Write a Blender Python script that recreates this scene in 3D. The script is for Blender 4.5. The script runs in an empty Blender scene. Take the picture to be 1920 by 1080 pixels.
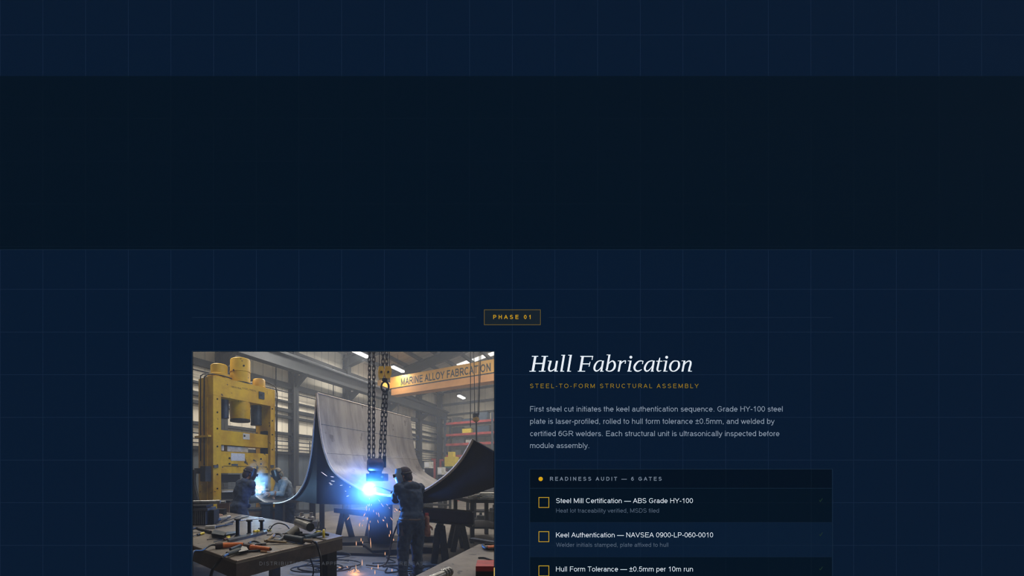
import bpy, bmesh, math, random
from mathutils import Vector, Matrix, Quaternion
random.seed(7)
S = bpy.context.scene
COL = S.collection
V = Vector
PI = math.pi

# ------------------------------------------------------------------ camera
F, CX, CY, EYE, WALL = 690.0, 644.0, 888.0, 1.62, 1.5
cam = bpy.data.cameras.new('camera'); camo = bpy.data.objects.new('camera', cam); COL.objects.link(camo)
camo.location = (0, 0, EYE); camo.rotation_euler = (PI/2, 0, 0)
cam.sensor_width = 36; cam.lens = 36*F/1920
cam.shift_x = (960-CX)/1920; cam.shift_y = (CY-540)/1920
cam.clip_start = 0.05; cam.clip_end = 200
S.camera = camo
S.view_settings.view_transform = 'Standard'; S.view_settings.look = 'None'
S.view_settings.gamma = 1; S.view_settings.exposure = 0; S.view_settings.use_curve_mapping = False
S.cycles.pixel_filter_type = 'BLACKMAN_HARRIS'; S.cycles.filter_width = 1.0
S.cycles.volume_bounces = 1; S.cycles.max_bounces = 6; S.cycles.transparent_max_bounces = 16
S.cycles.volume_max_steps = 128

def P(px, py, d): return V(((px-CX)/F*d, d, EYE-(py-CY)/F*d))
def OnZ(px, py, z):                       # the point of a level plane seen at a place of the photo
    d = (EYE-z)*F/(py-CY); return P(px, py, d)
U = V((.599, .801, 0)); R = V((.801, -.599, 0))      # hall axes: along the hall / across it to the right
def H(a, b, z): return U*a + R*b + V((0, 0, z))
def HM(a, b, z): return Matrix(((U.x, -R.x*-1, 0, 0), (U.y, R.y, 0, 0), (0, 0, 1, 0), (0, 0, 0, 1)))

# ------------------------------------------------------------------ materials
def lin(c):
    return tuple((x/255/12.92 if x/255 <= .04045 else ((x/255+.055)/1.055)**2.4) for x in c)
def nodes(name):
    m = bpy.data.materials.new(name); m.use_nodes = True; nt = m.node_tree; nt.nodes.clear()
    out = nt.nodes.new('ShaderNodeOutputMaterial'); return m, nt, out
def N(nt, t, **kw):
    n = nt.nodes.new(t)
    for k, v in kw.items(): setattr(n, k, v)
    return n
def math_(nt, op, a, b=None, c=None):
    n = N(nt, 'ShaderNodeMath', operation=op)
    for i, x in enumerate((a, b, c)):
        if x is None: continue
        if isinstance(x, (int, float)): n.inputs[i].default_value = x
        else: nt.links.new(x, n.inputs[i])
    return n.outputs[0]
MATS = {}
def pbr(name, c, rough=.6, metal=0, c2=None, nscale=6, amount=.5, bump=0, bscale=30, stretch=(1, 1, 1), emit=None, estr=0, spots=None):
    """procedural surface: base colour, a second colour broken in by noise, optional scratches and bump"""
    if name in MATS: return MATS[name]
    m, nt, out = nodes(name); L = nt.links.new
    b = N(nt, 'ShaderNodeBsdfPrincipled'); L(b.outputs[0], out.inputs[0])
    b.inputs['Roughness'].default_value = rough; b.inputs['Metallic'].default_value = metal
    col = lin(c)+(1,)
    tc = N(nt, 'ShaderNodeNewGeometry'); mp = N(nt, 'ShaderNodeMapping'); mp.inputs['Scale'].default_value = stretch
    L(tc.outputs['Position'], mp.inputs[0])
    if c2 is None: c2 = tuple(x*.82 for x in c)
    n = N(nt, 'ShaderNodeTexNoise'); n.inputs['Scale'].default_value = nscale; n.inputs['Detail'].default_value = 6
    n.inputs['Roughness'].default_value = .65
    L(mp.outputs[0], n.inputs['Vector'])
    r = N(nt, 'ShaderNodeValToRGB'); r.color_ramp.elements[0].position = max(0, .5-.25*amount-.05); r.color_ramp.elements[1].position = .5+.3*(1.1-amount)
    r.color_ramp.elements[0].color = lin(c2)+(1,); r.color_ramp.elements[1].color = col
    L(n.outputs[0], r.inputs[0])
    last = r.outputs[0]
    if spots:
        n2 = N(nt, 'ShaderNodeTexNoise'); n2.inputs['Scale'].default_value = spots[1]; n2.inputs['Detail'].default_value = 8
        L(tc.outputs['Position'], n2.inputs['Vector'])
        r2 = N(nt, 'ShaderNodeValToRGB'); r2.color_ramp.elements[0].position = spots[2]; r2.color_ramp.elements[1].position = spots[2]+.04
        L(n2.outputs[0], r2.inputs[0])
        mx = N(nt, 'ShaderNodeMixRGB'); L(r2.outputs[0], mx.inputs[0]); L(last, mx.inputs[1]); mx.inputs[2].default_value = lin(spots[0])+(1,)
        last = mx.outputs[0]
    L(last, b.inputs['Base Color'])
    if bump:
        n3 = N(nt, 'ShaderNodeTexNoise'); n3.inputs['Scale'].default_value = bscale; L(mp.outputs[0], n3.inputs['Vector'])
        bp = N(nt, 'ShaderNodeBump'); bp.inputs['Strength'].default_value = bump; bp.inputs['Distance'].default_value = .02
        L(n3.outputs[0], bp.inputs['Height']); L(bp.outputs[0], b.inputs['Normal'])
    if emit: b.inputs['Emission Color'].default_value = lin(emit)+(1,); b.inputs['Emission Strength'].default_value = estr
    MATS[name] = m; return m
def glow(name, c, s=1.0, sample=False):
    if name in MATS: return MATS[name]
    m, nt, out = nodes(name); e = N(nt, 'ShaderNodeEmission'); e.inputs[0].default_value = lin(c)+(1,); e.inputs[1].default_value = s
    nt.links.new(e.outputs[0], out.inputs[0])
    if not sample: m.cycles.emission_sampling = 'NONE'
    MATS[name] = m; return m

# ------------------------------------------------------------------ mesh builder
def basis(z, x=None):
    z = z.normalized()
    if x is None: x = V((1, 0, 0)) if abs(z.x) < .9 else V((0, 1, 0))
    y = z.cross(x).normalized(); x = y.cross(z).normalized()
    return Matrix((x, y, z)).transposed()
class MB:
    def __init__(s): s.v = []; s.f = []; s.mi = []; s.cur = 0
    def add(s, vs, fs):
        b = len(s.v); s.v += [V(p) for p in vs]; s.f += [tuple(b+i for i in f) for f in fs]; s.mi += [s.cur]*len(fs)
        return s
    def hexa(s, p): return s.add(p, [(3, 2, 1, 0), (4, 5, 6, 7), (0, 1, 5, 4), (1, 2, 6, 5), (2, 3, 7, 6), (3, 0, 4, 7)])
    def box(s, c, size, rot=None, taper=1.0):
        hx, hy, hz = size[0]/2, size[1]/2, size[2]/2; c = V(c)
        q = [V((x*hx*(taper if z > 0 else 1), y*hy*(taper if z > 0 else 1), z*hz)) for z in (-1, 1) for x, y in ((-1, -1), (1, -1), (1, 1), (-1, 1))]
        if rot is not None: q = [rot @ k for k in q]
        return s.hexa([c+k for k in q])
    def hbox(s, a0, a1, b0, b1, z0, z1):   # a box lined up with the hall
        return s.hexa([H(a, b, z) for z in (z0, z1) for a, b in ((a0, b0), (a0, b1), (a1, b1), (a1, b0))])
    def bar(s, p0, p1, w, h, up=(0, 0, 1)):
        p0, p1 = V(p0), V(p1); d = (p1-p0).normalized(); up = V(up)
        if abs(d.dot(up)) > .98: up = V((0, 1, 0))
        x = d.cross(up).normalized()*w/2; y = x.cross(d).normalized()*h/2
        return s.hexa([p0-x-y, p0+x-y, p0+x+y, p0-x+y, p1-x-y, p1+x-y, p1+x+y, p1-x+y])
    def cyl(s, p0, p1, r0, r1=None, n=16, cap=True):
        p0, p1 = V(p0), V(p1); r1 = r0 if r1 is None else r1; B = basis(p1-p0)
        ring = lambda p, r: [p+B @ V((r*math.cos(2*PI*i/n), r*math.sin(2*PI*i/n), 0)) for i in range(n)]
        vs = ring(p0, r0)+ring(p1, r1); fs = [(i, (i+1) % n, n+(i+1) % n, n+i) for i in range(n)]
        if cap: fs += [tuple(range(n-1, -1, -1)), tuple(range(n, 2*n))]
        return s.add(vs, fs)
    def lathe(s, p0, axis, prof, n=20):    # prof: (height, radius)
        p0 = V(p0); B = basis(V(axis)); vs = []; fs = []
        for h, r in prof: vs += [p0+B @ V((r*math.cos(2*PI*i/n), r*math.sin(2*PI*i/n), h)) for i in range(n)]
        for k in range(len(prof)-1): fs += [(k*n+i, k*n+(i+1) % n, (k+1)*n+(i+1) % n, (k+1)*n+i) for i in range(n)]
        fs += [tuple(range(n-1, -1, -1)), tuple(range((len(prof)-1)*n, len(prof)*n))]
        return s.add(vs, fs)
    def tube(s, pts, r, n=8, closed=False):
        pts = [V(p) for p in pts]; m = len(pts); vs = []; fs = []; X = None
        rr = r if isinstance(r, (list, tuple)) else [r]*m
        for k in range(m):
            a = pts[(k-1) % m] if closed or k else pts[0]; b = pts[(k+1) % m] if closed or k < m-1 else pts[-1]
            z = (b-a).normalized()
            if X is None: X = V((1, 0, 0)) if abs(z.x) < .9 else V((0, 1, 0))
            Y = z.cross(X).normalized(); X = Y.cross(z).normalized()
            vs += [pts[k]+(X*math.cos(2*PI*i/n)+Y*math.sin(2*PI*i/n))*rr[k] for i in range(n)]
        for k in range(m if closed else m-1):
            k2 = (k+1) % m; fs += [(k*n+i, k*n+(i+1) % n, k2*n+(i+1) % n, k2*n+i) for i in range(n)]
        if not closed: fs += [tuple(range(n-1, -1, -1)), tuple(range((m-1)*n, m*n))]
        return s.add(vs, fs)
    def ell(s, c, r, rot=None, n=16, m=10):
        c = V(c); vs = []; fs = []
        for j in range(1, m):
            t = PI*j/m
            for i in range(n):
                q = V((r[0]*math.sin(t)*math.cos(2*PI*i/n), r[1]*math.sin(t)*math.sin(2*PI*i/n), -r[2]*math.cos(t)))
                vs.append(c+(rot @ q if rot is not None else q))
        for e in (-1, 1):
            q = V((0, 0, e*r[2])); vs.append(c+(rot @ q if rot is not None else q))
        for j in range(m-2): fs += [(j*n+i, j*n+(i+1) % n, (j+1)*n+(i+1) % n, (j+1)*n+i) for i in range(n)]
        lo, hi = (m-1)*n, (m-1)*n+1
        fs += [(lo, (i+1) % n, i) for i in range(n)]+[(hi, (m-2)*n+i, (m-2)*n+(i+1) % n) for i in range(n)]
        return s.add(vs, fs)
    def cap(s, p0, p1, r0, r1, n=14):      # tapered limb with round ends
        p0, p1 = V(p0), V(p1); s.cyl(p0, p1, r0, r1, n, True)
        s.ell(p0, (r0,)*3, n=n, m=8); return s.ell(p1, (r1,)*3, n=n, m=8)
    def prism(s, poly, ext):
        poly = [V(p) for p in poly]; ext = V(ext); n = len(poly)
        return s.add(poly+[p+ext for p in poly], [tuple(range(n-1, -1, -1)), tuple(range(n, 2*n))]+[(i, (i+1) % n, n+(i+1) % n, n+i) for i in range(n)])
    def grid(s, rows):                     # a sheet through rows of points
        n = len(rows[0]); return s.add([p for r in rows for p in r], [(k*n+i, k*n+i+1, (k+1)*n+i+1, (k+1)*n+i) for k in range(len(rows)-1) for i in range(n-1)])
    def merge(s, o): s.add(o.v, o.f); return s
    def mesh(s, name, mats, origin=V((0, 0, 0)), fix=True, smooth=True):
        me = bpy.data.meshes.new(name); me.from_pydata([p-origin for p in s.v], [], s.f)
        for m in mats: me.materials.append(m)
        for p, k in zip(me.polygons, s.mi): p.material_index = k
        if fix:
            bm = bmesh.new(); bm.from_mesh(me); bmesh.ops.recalc_face_normals(bm, faces=bm.faces); bm.to_mesh(me); bm.free()
        if smooth:
            for p in me.polygons: p.use_smooth = True
            me.set_sharp_from_angle(angle=math.radians(35))
        return me
    def build(s, name, mat, parent=None, **kw):
        mats = mat if isinstance(mat, (list, tuple)) else [mat]
        if parent is None:
            xs = [p.x for p in s.v]; ys = [p.y for p in s.v]; zs = [p.z for p in s.v]
            org = V(((min(xs)+max(xs))/2, (min(ys)+max(ys))/2, min(zs)))
        else: org = WPOS[parent.name]
        me = s.mesh(name, mats, org, **kw)
        o = bpy.data.objects.new(name, me); COL.objects.link(o)
        if parent is None: o.location = org
        else: o.parent = parent
        WPOS[o.name] = org
        return o
WPOS = {}
def thing(name, label, cat, loc, group=None, kind=None):
    o = bpy.data.objects.new(name, None); COL.objects.link(o); o.location = V(loc); WPOS[o.name] = V(loc); o.empty_display_size = .1
    return tag(o, label, cat, group, kind)
def tag(o, label=None, cat=None, group=None, kind=None):
    if label: o['label'] = label
    if cat: o['category'] = cat
    if group: o['group'] = group
    if kind: o['kind'] = kind
    return o
def copy_tree(o, loc, label, group=None):
    c = o.copy(); COL.objects.link(c); c.location = loc; c['label'] = label
    if group: c['group'] = group
    for ch in o.children:
        k = ch.copy(); COL.objects.link(k); k.parent = c
        for g in ch.children:
            q = g.copy(); COL.objects.link(q); q.parent = k
    return c
def plamp(name, loc, power, color, radius, parent=None):
    l = bpy.data.lights.new(name, 'POINT'); l.energy = power; l.color = color; l.shadow_soft_size = radius
    o = bpy.data.objects.new(name, l); COL.objects.link(o); o.location = loc
    if parent: o.parent = parent; o.location = V(loc)-WPOS[parent.name]
    return o

# ================================================================== THE PAGE WALL
PXM = F/WALL
def W(px, py, dy=0.0): return V(((px-CX)/PXM, WALL-dy, EYE-(py-CY)/PXM))
def page_mat(name, base, line, top=False, rows=True):
    m, nt, out = nodes(name); L = nt.links.new
    g = N(nt, 'ShaderNodeNewGeometry'); sp = N(nt, 'ShaderNodeSeparateXYZ'); L(g.outputs['Position'], sp.inputs[0])
    x = math_(nt, 'MULTIPLY_ADD', sp.outputs[0], PXM, CX+1600)
    y = math_(nt, 'MULTIPLY_ADD', sp.outputs[2], -PXM, CY+EYE*PXM)
    vl = math_(nt, 'LESS_THAN', math_(nt, 'MODULO', x, 80.0), 1.0)
    off = (80-65+1600) if top else (80-62+1600)
    hl = math_(nt, 'LESS_THAN', math_(nt, 'MODULO', math_(nt, 'ADD', y, float(off)), 80.0), 1.0)
    k = math_(nt, 'MAXIMUM', vl, hl) if rows else vl
    mx = N(nt, 'ShaderNodeMixRGB'); L(k, mx.inputs[0]); mx.inputs[1].default_value = lin(base)+(1,); mx.inputs[2].default_value = lin(line)+(1,)
    e = N(nt, 'ShaderNodeEmission'); L(mx.outputs[0], e.inputs[0]); L(e.outputs[0], out.inputs[0])
    m.cycles.emission_sampling = 'NONE'
    return m
BG, LN = (8, 25, 46), (20, 37, 60)
m_page = page_mat('navy_grid_display', BG, LN)
m_page_top = page_mat('navy_grid_display_upper', BG, LN, top=True)
m_band = page_mat('near_black_display_band', (5, 19, 33), (9, 23, 37))
m_back = pbr('display_backing', (70, 72, 76), .7)
def rect(mb, x0, y0, x1, y1, dy=0.0):
    return mb.add([W(x0, y1, dy), W(x1, y1, dy), W(x1, y0, dy), W(x0, y0, dy)], [(0, 1, 2, 3)])
OX0, OX1, OY0, OY1 = 361, 927, 659, 1085
XL, XR, YT, YB = -700, 2500, -500, 1630
w = MB()
w.cur = 1; rect(w, XL, YT, XR, 143)
w.cur = 0; rect(w, XL, 143, XR, OY0); rect(w, XL, OY0, OX0, OY1); rect(w, OX1, OY0, XR, OY1); rect(w, XL, OY1, XR, YB)
w.cur = 2                                  # backing behind the sheet, its opening flares outwards
def wq(x0, y0, x1, y1, g0, g1):
    """one box of the backing; g = which inner edges flare"""
    a, b = .004, .10
    f = lambda x, y, dd: W(x, y, -dd)
    e = 60
    q0 = [f(x0, y1, a), f(x1, y1, a), f(x1, y0, a), f(x0, y0, a)]
    q1 = [f(x0+g0[0], y1+g1[0], b), f(x1+g0[1], y1+g1[0], b), f(x1+g0[1], y0+g1[1], b), f(x0+g0[0], y0+g1[1], b)]
    w.hexa(q0+q1)
wq(XL, YT, XR, OY0, (0, 0), (-55, 0)); wq(XL, OY1, XR, YB, (0, 0), (0, 40))
wq(XL, OY0, OX0, OY1, (0, -55), (0, 0)); wq(OX1, OY0, XR, OY1, (55, 0), (0, 0))
wall_front = w.build('wall_front', [m_page, m_page_top, m_back], fix=False, smooth=False)
tag(wall_front, 'dark navy wall display with a faint square grid', kind='structure')

band = rect(MB(), XL, 143, XR, 468, .001).build('trim_1', m_band, fix=False); tag(band, 'near-black horizontal band across the navy wall', kind='structure')
tag(rect(MB(), XL, 468, XR, 469, .0012).build('trim_2', glow('band_edge', (21, 39, 58)), fix=False), 'thin lower edge line of the dark band', kind='structure')

# ---- lettering in a plain sans face, fitted to the widths of the letters on the page
AR = dict(zip('ABCDEFGHIJKLMNOPQRSTUVWXYZ', (667,667,722,722,667,611,778,722,278,500,667,556,833,722,778,667,778,722,667,611,722,667,944,667,667,611)))
AR.update(dict(zip('abcdefghijklmnopqrstuvwxyz', (556,556,500,556,556,278,556,556,222,222,500,222,833,556,556,556,556,333,500,278,556,500,722,500,500,500))))
AR.update({c: 556 for c in '0123456789'}); AR.update({' ': 278, '.': 278, ',': 278, '-': 333, '\u2014': 1000, '\u00b1': 549})
BB = dict(A=(14,654),B=(74,627),C=(44,681),D=(81,674),E=(86,616),F=(86,583),G=(44,709),H=(77,646),I=(91,188),K=(76,663),L=(76,537),M=(73,761),N=(76,646),O=(39,739),P=(86,622),R=(80,690),S=(49,620),T=(20,591),U=(79,644),V=(12,655),W=(16,928),Y=(14,653),
    a=(36,525),b=(62,517),c=(30,477),d=(35,492),e=(38,516),f=(14,262),g=(34,492),h=(66,489),i=(67,155),k=(67,501),l=(67,155),m=(65,769),n=(65,489),o=(33,521),p=(62,517),q=(35,494),r=(68,332),s=(32,464),t=(14,260),u=(65,489),v=(8,492),w=(10,713),x=(11,490),y=(11,489),z=(25,475))
BB.update({'0': (40,516), '1': (109,370), '2': (30,510), '3': (40,516), '4': (20,520), '5': (36,514), '6': (38,518), '7': (46,520), '8': (38,517), '9': (38,518), '.': (91,191), ',': (85,191), '-': (44,289), '\u2014': (0,1000), '\u00b1': (39,510)})
# each letter is drawn with straight strokes ('L', points) and arcs ('A', cx, cy, rx, ry, from, to); y runs 0..1 from the
# baseline to the top of a capital (capitals, digits) or of an x (small letters)
def L(*p): return ('L', p)
def A(*p): return ('A',)+p
E4 = A(.5, .5, .5, .5, 0, 360)
GLYPH = {
    'A': [L(0, 0, .5, 1, 1, 0), L(.2, .33, .8, .33)], 'B': [L(.66, 1, 0, 1, 0, 0, .68, 0), L(0, .54, .68, .54), A(.62, .77, .34, .23, 90, -90), A(.66, .27, .34, .27, 90, -90)],
    'C': [A(.52, .5, .52, .5, 42, 318)], 'D': [L(.45, 1, 0, 1, 0, 0, .45, 0), A(.45, .5, .55, .5, 90, -90)], 'E': [L(1, 1, 0, 1, 0, 0, 1, 0), L(0, .53, .9, .53)],
    'F': [L(1, 1, 0, 1, 0, 0), L(0, .5, .85, .5)], 'G': [A(.5, .5, .5, .5, 40, 318), L(.97, .2, .97, .45, .58, .45)], 'H': [L(0, 0, 0, 1), L(1, 0, 1, 1), L(0, .53, 1, .53)],
    'I': [L(.5, 0, .5, 1)], 'K': [L(0, 0, 0, 1), L(.95, 1, 0, .34), L(.36, .6, 1, 0)], 'L': [L(0, 1, 0, 0, 1, 0)], 'M': [L(0, 0, 0, 1), L(0, 1, .5, .05, 1, 1), L(1, 1, 1, 0)],
    'N': [L(0, 0, 0, 1), L(0, 1, 1, 0), L(1, 0, 1, 1)], 'O': [E4], 'P': [L(.62, 1, 0, 1, 0, 0), L(0, .46, .62, .46), A(.62, .73, .38, .27, 90, -90)],
    'R': [L(.6, 1, 0, 1, 0, 0), L(0, .48, .6, .48), A(.58, .74, .36, .26, 90, -90), L(.52, .46, 1, 0)], 'S': [A(.49, .75, .44, .25, 22, 270), A(.5, .25, .5, .25, 90, -160)],
    'T': [L(0, 1, 1, 1), L(.5, 1, .5, 0)], 'U': [L(0, 1, 0, .38), A(.5, .38, .5, .38, 180, 360), L(1, .38, 1, 1)], 'V': [L(0, 1, .5, 0, 1, 1)],
    'W': [L(0, 1, .26, 0, .5, 1, .74, 0, 1, 1)], 'Y': [L(0, 1, .5, .42, 1, 1), L(.5, .42, .5, 0)],
    '0': [E4], '1': [L(1, 0, 1, 1), L(.95, .95, 0, .74)], '5': [L(.9, 1, .2, 1, .07, .47), A(.49, .33, .51, .33, 142, -155)],
    '6': [A(.5, .32, .5, .32, 0, 360), A(.58, .42, .58, .58, 55, 182)], '9': [A(.5, .68, .5, .32, 0, 360), A(.42, .58, .58, .58, -125, 2)],
    'a': [A(.47, .7, .4, .3, 160, 0), L(.87, .7, .87, .2, 1, 0), A(.4, .28, .4, .28, 55, 310), L(.62, .53, .87, .57), L(.64, .04, .87, .24)],
    'b': [L(0, 0, 0, 1.454), E4], 'c': [A(.52, .5, .52, .5, 45, 315)], 'd': [L(1, 0, 1, 1.454), E4], 'e': [A(.5, .5, .5, .5, 0, 320), L(.02, .5, .98, .5)],
    'f': [L(.45, 0, .45, 1.15), A(.95, 1.15, .5, .3, 180, 90), L(0, 1, .95, 1)], 'g': [E4, L(1, 1, 1, -.12), A(.5, -.12, .5, .37, 0, -150)],
    'h': [L(0, 0, 0, 1.454), A(.5, .62, .5, .38, 180, 0), L(1, .62, 1, 0)], 'i': [L(.5, 0, .5, 1), L(.5, 1.44, .5, 1.454)], 'k': [L(0, 0, 0, 1.454), L(.93, 1, 0, .3), L(.35, .56, 1, 0)],
    'l': [L(.5, 0, .5, 1.454)], 'm': [L(0, 0, 0, 1), A(.25, .68, .25, .32, 180, 0), L(.5, .68, .5, 0), A(.75, .68, .25, .32, 180, 0), L(1, .68, 1, 0)],
    'n': [L(0, 0, 0, 1), A(.5, .62, .5, .38, 180, 0), L(1, .62, 1, 0)], 'o': [E4], 'p': [L(0, 1, 0, -.49), E4], 'q': [L(1, 1, 1, -.49), E4],
    'r': [L(0, 0, 0, 1), A(.8, .55, .8, .45, 180, 78)], 's': [A(.49, .75, .44, .25, 22, 270), A(.5, .25, .5, .25, 90, -160)], 't': [L(.45, 1.34, .45, .25), A(.95, .25, .5, .25, 180, 268), L(0, 1, 1, 1)],
    'u': [L(0, 1, 0, .38), A(.5, .38, .5, .38, 180, 360), L(1, 1, 1, 0)], 'v': [L(0, 1, .5, 0, 1, 1)], 'w': [L(0, 1, .26, 0, .5, 1, .74, 0, 1, 1)],
    'x': [L(0, 1, 1, 0), L(0, 0, 1, 1)], 'y': [L(0, 1, .5, .05), L(1, 1, .4, -.4, .05, -.47)], '.': [L(.5, 0, .5, .02)], ',': [L(.5, .02, .5, 0, .3, -.22)],
    '-': [L(0, .52, 1, .52)], '\u2014': [L(0, .52, 1, .52)], '\u00b1': [L(.5, 1.25, .5, .4), L(0, .83, 1, .83), L(0, 0, 1, 0)],
}
GC = {}
def glyph(ch, bold):
    """points (in ems) and faces of a letter"""
    if (ch, bold) in GC: return GC[(ch, bold)]
    wd = .130 if bold else .079; h = wd/2; l, r = BB[ch][0]/1000+h, BB[ch][1]/1000-h
    if r < l: l = r = (l+r)/2
    top = (.519 if (ch.islower() or ch in '.,-\u2014\u00b1') else .716)-wd
    M = lambda x, y: (l+(r-l)*x, h+top*y)
    vs, fs = [], []
    def quad(a, b, ext):
        dx, dy = b[0]-a[0], b[1]-a[1]; n = math.hypot(dx, dy) or 1e-6; ux, uy = (dx/n, dy/n) if n > 1e-5 else (0, 1)
        a = (a[0]-ux*ext, a[1]-uy*ext); b = (b[0]+ux*ext, b[1]+uy*ext); k = len(vs)
        vs.extend([(a[0]-uy*h, a[1]+ux*h, 0), (a[0]+uy*h, a[1]-ux*h, 0), (b[0]+uy*h, b[1]-ux*h, 0), (b[0]-uy*h, b[1]+ux*h, 0)]); fs.append((k, k+1, k+2, k+3))
    for st in GLYPH[ch]:
        if st[0] == 'L':
            p = st[1]; q = [M(p[i], p[i+1]) for i in range(0, len(p), 2)]
            for i in range(len(q)-1):
                ax = abs(q[i][0]-q[i+1][0]) < 1e-6 or abs(q[i][1]-q[i+1][1]) < 1e-6
                quad(q[i], q[i+1], h if ax else h*.75)
        else:
            cx, cy, rx, ry, a0, a1 = st[1:]; n = max(4, int(abs(a1-a0)/18)); c0 = M(cx, cy); RX, RY = rx*(r-l), ry*top
            k = len(vs)
            for i in range(n+1):
                t = math.radians(a0+(a1-a0)*i/n); c, s_ = math.cos(t), math.sin(t)
                vs.append((c0[0]+(RX+h)*c, c0[1]+(RY+h)*s_, 0)); vs.append((c0[0]+max(RX-h, 0)*c, c0[1]+max(RY-h, 0)*s_, 0))
            fs += [(k+2*i, k+2*i+1, k+2*i+3, k+2*i+2) for i in range(n)]
    GC[(ch, bold)] = (vs, fs); return GC[(ch, bold)]
def lettering(mb, text, x0, x1, base, size=None, bold=False, at=None, dy=.004):
    sb0 = BB[text[0]][0]; sb1 = AR[text[-1]]-BB[text[-1]][1]
    nat = sum(AR[c] for c in text)-sb0-sb1
    if size is None: size = (x1-x0)*1000/nat; sp = 0
    else: sp = ((x1-x0)-nat*size/1000)/max(1, len(text)-1)
    x = x0-sb0*size/1000
    pos = at or (lambda px, py: W(px, py, dy))
    for ch in text:
        if ch != ' ':
            vs, fs = glyph(ch, bold); mb.add([pos(x+size*v[0], base-v[1]*size) for v in vs], fs)
        x += AR[ch]*size/1000+sp
    return mb
def sheet_text(name, text, x0, x1, base, size, mat, parent=None, bold=False, **kw):
    return lettering(MB(), text, x0, x1, base, size, bold, **kw).build(name, mat, parent, fix=False, smooth=False)

# ---- headline, drawn stroke by stroke
g_white = glow('headline_white', (234, 240, 248))
hd = MB()
def mapA(x, y): return (985+x/12, 655+y/12)
def mapB(x, y): return (1140+x/10.667, 655+y/10.667)
def stroke(mp, k, pts, sub=6):
    """a pen stroke of changing width; widths in zoomed units"""
    q = [(V((*mp(x, y), 0)), wd/k) for x, y, wd in pts]
    if len(q) > 2:
        out = []
        for i in range(len(q)-1):
            p0, p1, p2, p3 = q[max(i-1, 0)], q[i], q[i+1], q[min(i+2, len(q)-1)]
            for j in range(sub):
                t = j/sub
                f = lambda a, b, c, d: .5*((2*b)+(-a+c)*t+(2*a-5*b+4*c-d)*t*t+(-a+3*b-3*c+d)*t**3)
                out.append((f(p0[0], p1[0], p2[0], p3[0]), f(p0[1], p1[1], p2[1], p3[1])))
        out.append(q[-1]); q = out
    a, b = [], []
    for i, (p, wd) in enumerate(q):
        t = (q[min(i+1, len(q)-1)][0]-q[max(i-1, 0)][0]).normalized(); n = V((-t.y, t.x, 0))*wd/2
        a.append(p+n); b.append(p-n)
    n = len(a)
    hd.add([W(p.x, p.y, .004) for p in a+b], [(i, i+1, n+i+1, n+i) for i in range(n-1)])
def stem_(mp, k, xt, yt, xb, yb, wd):      # slanted stem with level ends
    h = wd/2; hd.add([W(*mp(*p), .004) for p in ((xt-h, yt), (xt+h, yt), (xb+h, yb), (xb-h, yb))], [(0, 1, 2, 3)])
def flat(mp, x0, x1, y0, y1): hd.add([W(*mp(*p), .004) for p in ((x0, y0), (x1, y0), (x1, y1), (x0, y1))], [(0, 1, 2, 3)])
def dot(mp, x, y, r): hd.add([W(*mp(x+r*math.cos(t*PI/8), y+r*math.sin(t*PI/8)), .004) for t in range(16)], [tuple(range(16))])
A_, B_ = (mapA, 12), (mapB, 10.667)
stem_(*A_, 214, 160, 156, 500, 54); stem_(*A_, 430, 160, 372, 500, 54); flat(mapA, 135, 280, 154, 172); flat(mapA, 352, 500, 154, 172)
flat(mapA, 80, 222, 490, 508); flat(mapA, 292, 442, 490, 508); flat(mapA, 195, 395, 312, 338)
stroke(*A_, [(560, 268, 46), (535, 360, 46), (518, 440, 44), (535, 490, 34), (585, 488, 26), (640, 450, 18), (668, 400, 12)]); flat(mapA, 492, 580, 262, 276)
stem_(*A_, 700, 265, 660, 500, 46); flat(mapA, 640, 718, 490, 508)
for dx in (0, 153):
    stem_(*A_, 858+dx, 135, 797+dx, 500, 46); flat(mapA, 797+dx, 882+dx, 130, 146); flat(mapA, 772+dx, 860+dx, 492, 508)
stem_(*A_, 1280, 160, 1222, 500, 54); flat(mapA, 1225, 1512, 154, 178); stem_(*A_, 1498, 160, 1487, 245, 20); flat(mapA, 1265, 1435, 322, 346)
stem_(*A_, 1443, 288, 1418, 396, 20); flat(mapA, 1165, 1332, 490, 508)
stroke(*A_, [(1730, 276, 18), (1680, 262, 20), (1610, 285, 30), (1555, 360, 42), (1538, 440, 44), (1565, 488, 34), (1615, 486, 26), (1675, 430, 18), (1705, 370, 12)])
stem_(*A_, 1735, 262, 1693, 500, 42); flat(mapA, 1665, 1745, 492, 508)
stem_(*A_, 1877, 130, 1818, 460, 44); flat(mapA, 1815, 1900, 124, 140)
stroke(*B_, [(-25, 330, 14), (20, 270, 18), (70, 240, 26), (108, 262, 38), (124, 320, 42), (108, 385, 40), (62, 430, 28), (5, 442, 20), (-40, 425, 26), (-48, 400, 34)])
stem_(*B_, 238, 235, 198, 450, 38); flat(mapB, 180, 255, 230, 243); stroke(*B_, [(222, 330, 12), (262, 268, 20), (305, 240, 22), (345, 238, 20)]); stem_(*B_, 338, 232, 328, 294, 18)
stem_(*B_, 438, 235, 400, 446, 38); flat(mapB, 380, 457, 230, 243); flat(mapB, 372, 458, 436, 450); dot(mapB, 442, 163, 29)
stroke(*B_, [(688, 245, 14), (650, 237, 20), (590, 250, 28), (530, 315, 40), (512, 375, 40), (535, 425, 34), (590, 441, 26), (660, 408, 14)]); stem_(*B_, 686, 238, 672, 300, 18)
stroke(*B_, [(900, 240, 16), (850, 236, 20), (785, 262, 28), (735, 330, 38), (720, 395, 40), (745, 438, 30), (790, 432, 24), (845, 375, 16), (875, 320, 12)])
stem_(*B_, 900, 232, 865, 446, 38); flat(mapB, 838, 900, 437, 450)
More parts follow.
